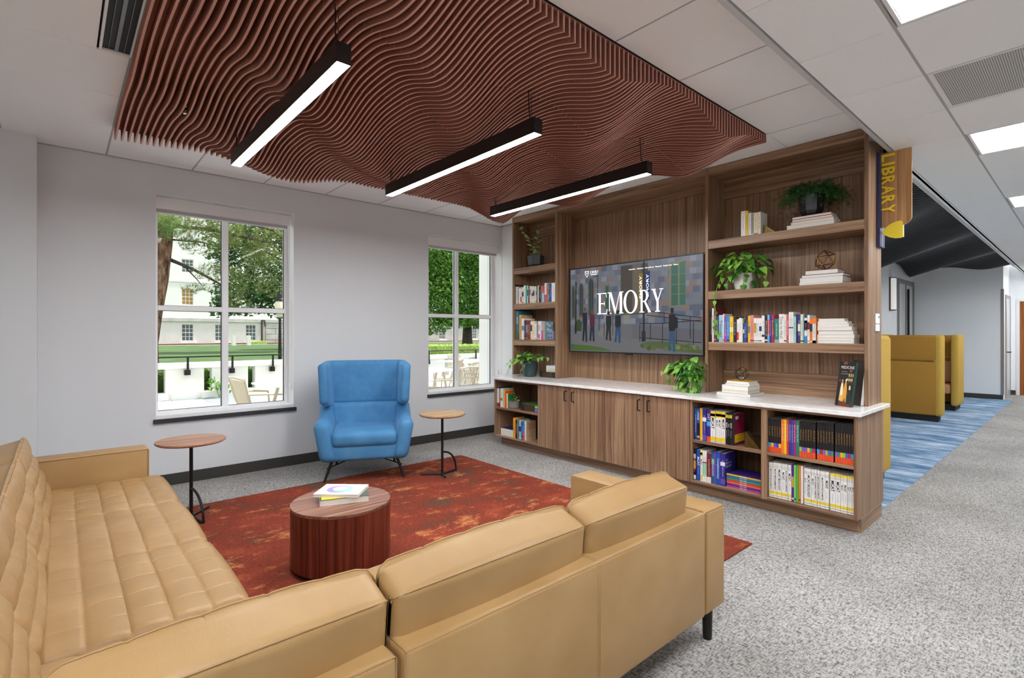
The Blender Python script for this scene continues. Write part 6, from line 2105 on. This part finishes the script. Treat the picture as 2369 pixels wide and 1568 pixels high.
for c_, R_, n_ in (((2.3, 20.8, 5.4), (.9, .6, .55), 190), ((3.6, 21.3, 5.55), (1.0, .6, .5), 150), ((5.0, 21, 5.4), (1.3, .8, .6), 200), ((6.7, 20.6, 5.3), (1.2, .8, .7), 190), ((4.4, 21.3, 3.6), (.9, .5, .35), 110),
                   ((4.9, 21.2, 2.7), (.55, .4, .65), 120), ((5.9, 20.8, 4.3), (1.0, .6, .5), 160), ((7.0, 20.4, 4.2), (.7, .6, .8), 120), ((5.4, 20.8, 3.5), (.8, .6, .6), 90), ((4.1, 21.3, 4.9), (1.1, .5, .5), 150), ((5.3, 21, 4.7), (.9, .6, .5), 110), ((3.2, 21.2, 5.0), (.6, .4, .6), 90), ((6.2, 20.8, 3.2), (.7, .5, .5), 70), ((3.7, 21.4, 3.0), (.5, .4, .2), 30), ((3.9, 21.5, 4.55), (.8, .4, .3), 50)):
    foliage_quads(mb, c_, R_, n_, .24, rt, needle=True)
mb.build('needles', PINE, pine, kind='stuff')
mb = MB()
foliage_quads(mb, (2.35, 19.6, 4.85), (.85, .5, .42), 170, .26, rt, needle=True)
mb.build('near_needles', PINEG, pine, kind='stuff')
def broad(name, x, y, h0, crown, n, size, m_, label, cat='tree', tr=.3, bark=None, lean=0):
    t_ = thing(name, (x, y, .3), label, cat)
    MB().tube([(x, y, .2), (x + lean * .3, y, h0 * .6), (x + lean, y, h0 + 1.2)], [tr, tr * .85, tr * .6], 12).build('trunk', bark or BARKD, t_, True)
    mb = MB()
    tot = sum(c_[1][0] * c_[1][2] for c_ in crown)
    for c_, R_ in crown:
        foliage_quads(mb, c_, R_, int(n * R_[0] * R_[2] / tot), size, rt)
        for k in range(3):
            a = rt.uniform(0, 6.3)
            MB().tube([(x + lean, y, h0 + .6), ((x + c_[0]) / 2, (y + c_[1]) / 2, (h0 + c_[2]) / 2 + .5), (c_[0] + R_[0] * .6 * math.cos(a), c_[1], c_[2] + R_[2] * .5 * math.sin(a))], [tr * .35, tr * .2, tr * .06], 6, False).build('branch', bark or BARKD, t_, True) if k < 2 else None
    mb.build('foliage', m_, t_, kind='stuff')
    return t_
broad('oak_tree', 9.9, 30, 3.2, [((8.3, 30, 5.2), (2.4, 1.5, 2.2)), ((7.4, 29.6, 3.5), (1.7, 1.2, 1.2)), ((9.4, 29.5, 3.3), (1.5, 1.2, 1.2)), ((6.6, 29.8, 6.2), (1.4, 1.2, 1.4)), ((8.8, 30, 7.4), (2.2, 1.4, 1.2)), ((6.3, 29.6, 2.75), (.7, .6, .6))], 9000, .13, OAK, 'dense dark green broadleaf tree behind the pine')
broad('cypress_tree', 21.4, 29, 1.6, [((18.2, 28, 4.2), (2.6, 1.6, 2.4)), ((21.5, 28, 4.4), (2.4, 1.6, 2.6)), ((18, 28, 7.0), (2.8, 1.6, 2.0)), ((22, 28, 7.3), (2.8, 1.6, 2.0)), ((17.6, 27.6, 2.2), (1.5, 1.0, .9)), ((22.0, 27.6, 2.3), (1.5, 1.0, .7)), ((24.5, 28.5, 5), (1.6, 1.4, 3)), ((17.0, 28.8, 5.4), (2.2, 1.2, 2.8)), ((20.2, 28.8, 5.6), (2.2, 1.0, 3.4)), ((22.8, 28.6, 5.4), (2.0, 1.0, 3.2)), ((19.6, 27.4, 2.35), (1.4, .8, .6))], 46000, .125, CYP, 'light green feathery tree filling the narrow window', tr=.42)
broad('cypress_tree', 14.5, 33, 2.5, [((14.5, 32, 6.5), (2.4, 1.6, 3.2)), ((16, 32, 4.2), (2.0, 1.4, 2.2))], 5000, .15, CYP, 'light green feathery tree mostly hidden between the two windows', tr=.3)
# hedges
def hedge(name, x0, x1, y0, y1, z0, z1, n, m_, label):
    mb = MB()
    for k in range(n):
        p = Vector((rt.uniform(x0, x1), rt.uniform(y0, y1), rt.uniform(z0, z1)))
        u = Vector((rt.uniform(-1, 1), rt.uniform(-1, 1), rt.uniform(-1, 1))).normalized(); w = u.cross(Vector((.2, .3, 1))).normalized()
        s_ = .045
        mb.add([p - u * s_, p - w * s_ * .6, p + u * s_, p + w * s_ * .6], [(0, 1, 2, 3)])
    mb.box(x0 + .06, x1 - .06, y0 + .06, y1 - .06, z0, z1 - .06)
    return mb.build(name, m_, label=label, cat='hedge', kind='stuff')
hedge('hedge', 9.6, 15.8, 16.6, 17.4, .2, .98, 9000, HEDGE, 'bright yellow green clipped hedge behind the parapet in the narrow window')
hedge('ivy_bank', .6, 5.0, 13.15, 13.5, .0, .62, 6000, IVY, 'dark glossy ivy seen through the parapet openings')
hedge('bed_shrub', 11.0, 12.3, 43.2, 43.9, .6, .85, 500, HEDGE, 'low green shrub at the foot of the white building')
# small plant growing at the parapet foot
t_ = thing('terrace_sapling', (2.62, 12.7, 0), 'young green sapling growing at the foot of the parapet', 'plant')
for k in range(5):
    a = k * 1.3; e = (2.62 + .16 * math.cos(a), 12.65 + .05 * math.sin(a), .30 + .06 * k)
    MB().tube([(2.62, 12.7, 0), ((2.62 + e[0]) / 2, 12.68, e[2] * .6), e], .006, 5).build('stem', STEM, t_)
    for j in range(7):
        leaf_obj('leaf', HM[j % 3], POTHOS, (e[0] + rt.uniform(-.09, .09), e[1] + rt.uniform(-.03, .03), e[2] * rt.uniform(.5, 1.05)), rt.uniform(0, 6.3), rt.uniform(0, .8), 0, .10, t_)
# street lamp
t_ = thing('post_lantern', (6.1, 20, .3), 'dark post lantern with cream glass at the right edge of the large window', 'street lamp')
MB().tube([(6.13, 20, .2), (6.13, 20, 2.0)], [.07, .045], 10).build('post', BLKM, t_)
MB().lathe([(.05, 2.0), (.10, 2.05), (.17, 2.3), (.17, 2.55), (.14, 2.62)], 6.13, 20, 16).build('globe', mat('cream_glass', '#e9dfc4', .3), t_, True)
MB().lathe([(.19, 2.62), (.19, 2.66), (.13, 2.72), (.10, 2.88), (.03, 2.95), (.02, 3.05)], 6.13, 20, 16).build('cap', BLKM, t_)
# bench posts on the lawn path
for x, l_ in ((9.30, 'white'), (10.30, 'white')):
    MB().box(x, x + .22, 40.9, 41.3, .55, 1.28).build('stone_bollard', STONE, label='short white stone post on the lawn edge, %s one' % ('nearer the pine' if x < 10 else 'farther right'), cat='bollard', group='stone posts on the lawn')

# terrace furniture
def terrace_chair(loc, rz, label):
    t_ = thing('terrace_chair', (0, 0, 0), label, 'chair', 'taupe slatted terrace chairs')
    def P(x, y, z): return (x, y, z)
    for k in range(9):
        x = -.20 + .05 * k
        MB().tube([P(x * .9, .17, .45), P(x, .22, .60), P(x * 1.05, .27, .82)], .010, 5).build('slat', TAUPE, t_)
    for s in (-1, 1):
        MB().tube([P(s * .22, .16, .43), P(s * .25, .22, .60), P(s * .27, .28, .84)], .016, 7).build('back_post', TAUPE, t_)
        MB().tube([P(s * .22, -.20, .44), P(s * .25, -.25, 0)], .015, 7).build('leg', TAUPE, t_)
        MB().tube([P(s * .21, .18, .44), P(s * .25, .27, 0)], .015, 7).build('leg', TAUPE, t_)
        MB().tube([P(s * .26, .24, .66), P(s * .29, 0, .65), P(s * .27, -.2, .63), P(s * .24, -.21, .44)], .014, 7).build('armrest', TAUPE, t_)
    MB().tube([P(-.27, .28, .84), P(0, .31, .86), P(.27, .28, .84)], .018, 7).build('top_rail', TAUPE, t_)
    for k in range(8):
        y = -.20 + .05 * k
        MB().box(-.22, .22, y, y + .035, .43, .445).build('seat_slat', TAUPE, t_)
    t_.location = loc; t_.rotation_euler = (0, 0, rz)
    return t_
proto = terrace_chair((1.92, 7.05, 0), math.radians(95), 'taupe slatted chair seen in the large window beside the white table')
def tchair(loc, rz, label): return copy_tree(proto, None, loc, rz, label)
tchair((4.95, 7.05, 0), math.radians(200), 'taupe slatted chair with its back right against the narrow window')
tchair((6.30, 7.95, 0), math.radians(150), 'taupe slatted chair between the two terrace tables in the narrow window')
tchair((6.35, 9.35, 0), math.radians(215), 'taupe slatted chair behind the nearer table in the narrow window')
tchair((7.9, 10.9, 0), math.radians(20), 'taupe slatted chair beyond the far terrace table')
tchair((5.2, 9.2, 0), math.radians(60), 'taupe slatted chair at the left edge of the narrow window')
def terrace_table(loc, rz, label, w=.85):
    t_ = thing('terrace_table', (0, 0, 0), label, 'table', 'white terrace tables')
    MB().box(-w / 2, w / 2, -w / 2, w / 2, .720, .745, .004).build('tabletop', WHTM, t_)
    for s in (-1, 1):
        for q in (-1, 1):
            MB().tube([(s * .10, q * .30, .72), (s * .32, q * .30, 0)], .022, 6).build('leg', TAUPE, t_)
        MB().tube([(s * .05, -.30, .42), (s * .05, .30, .42)], .012, 6).build('stretcher', TAUPE, t_)
    t_.location = loc; t_.rotation_euler = (0, 0, rz)
    return t_
terrace_table((2.42, 7.15, 0), math.radians(10), 'white square terrace table in the large window')
tt = terrace_table((5.05, 8.1, 0), math.radians(20), 'white terrace table nearest the narrow window')
terrace_table((7.6, 10.0, 0), math.radians(10), 'white terrace table farther out in the narrow window', 1.3)
# white exterior column beside the narrow window
MB().box(4.86, 5.25, 6.0, 6.28, 0, 3.3).build('exterior_column', STONE, kind='structure')
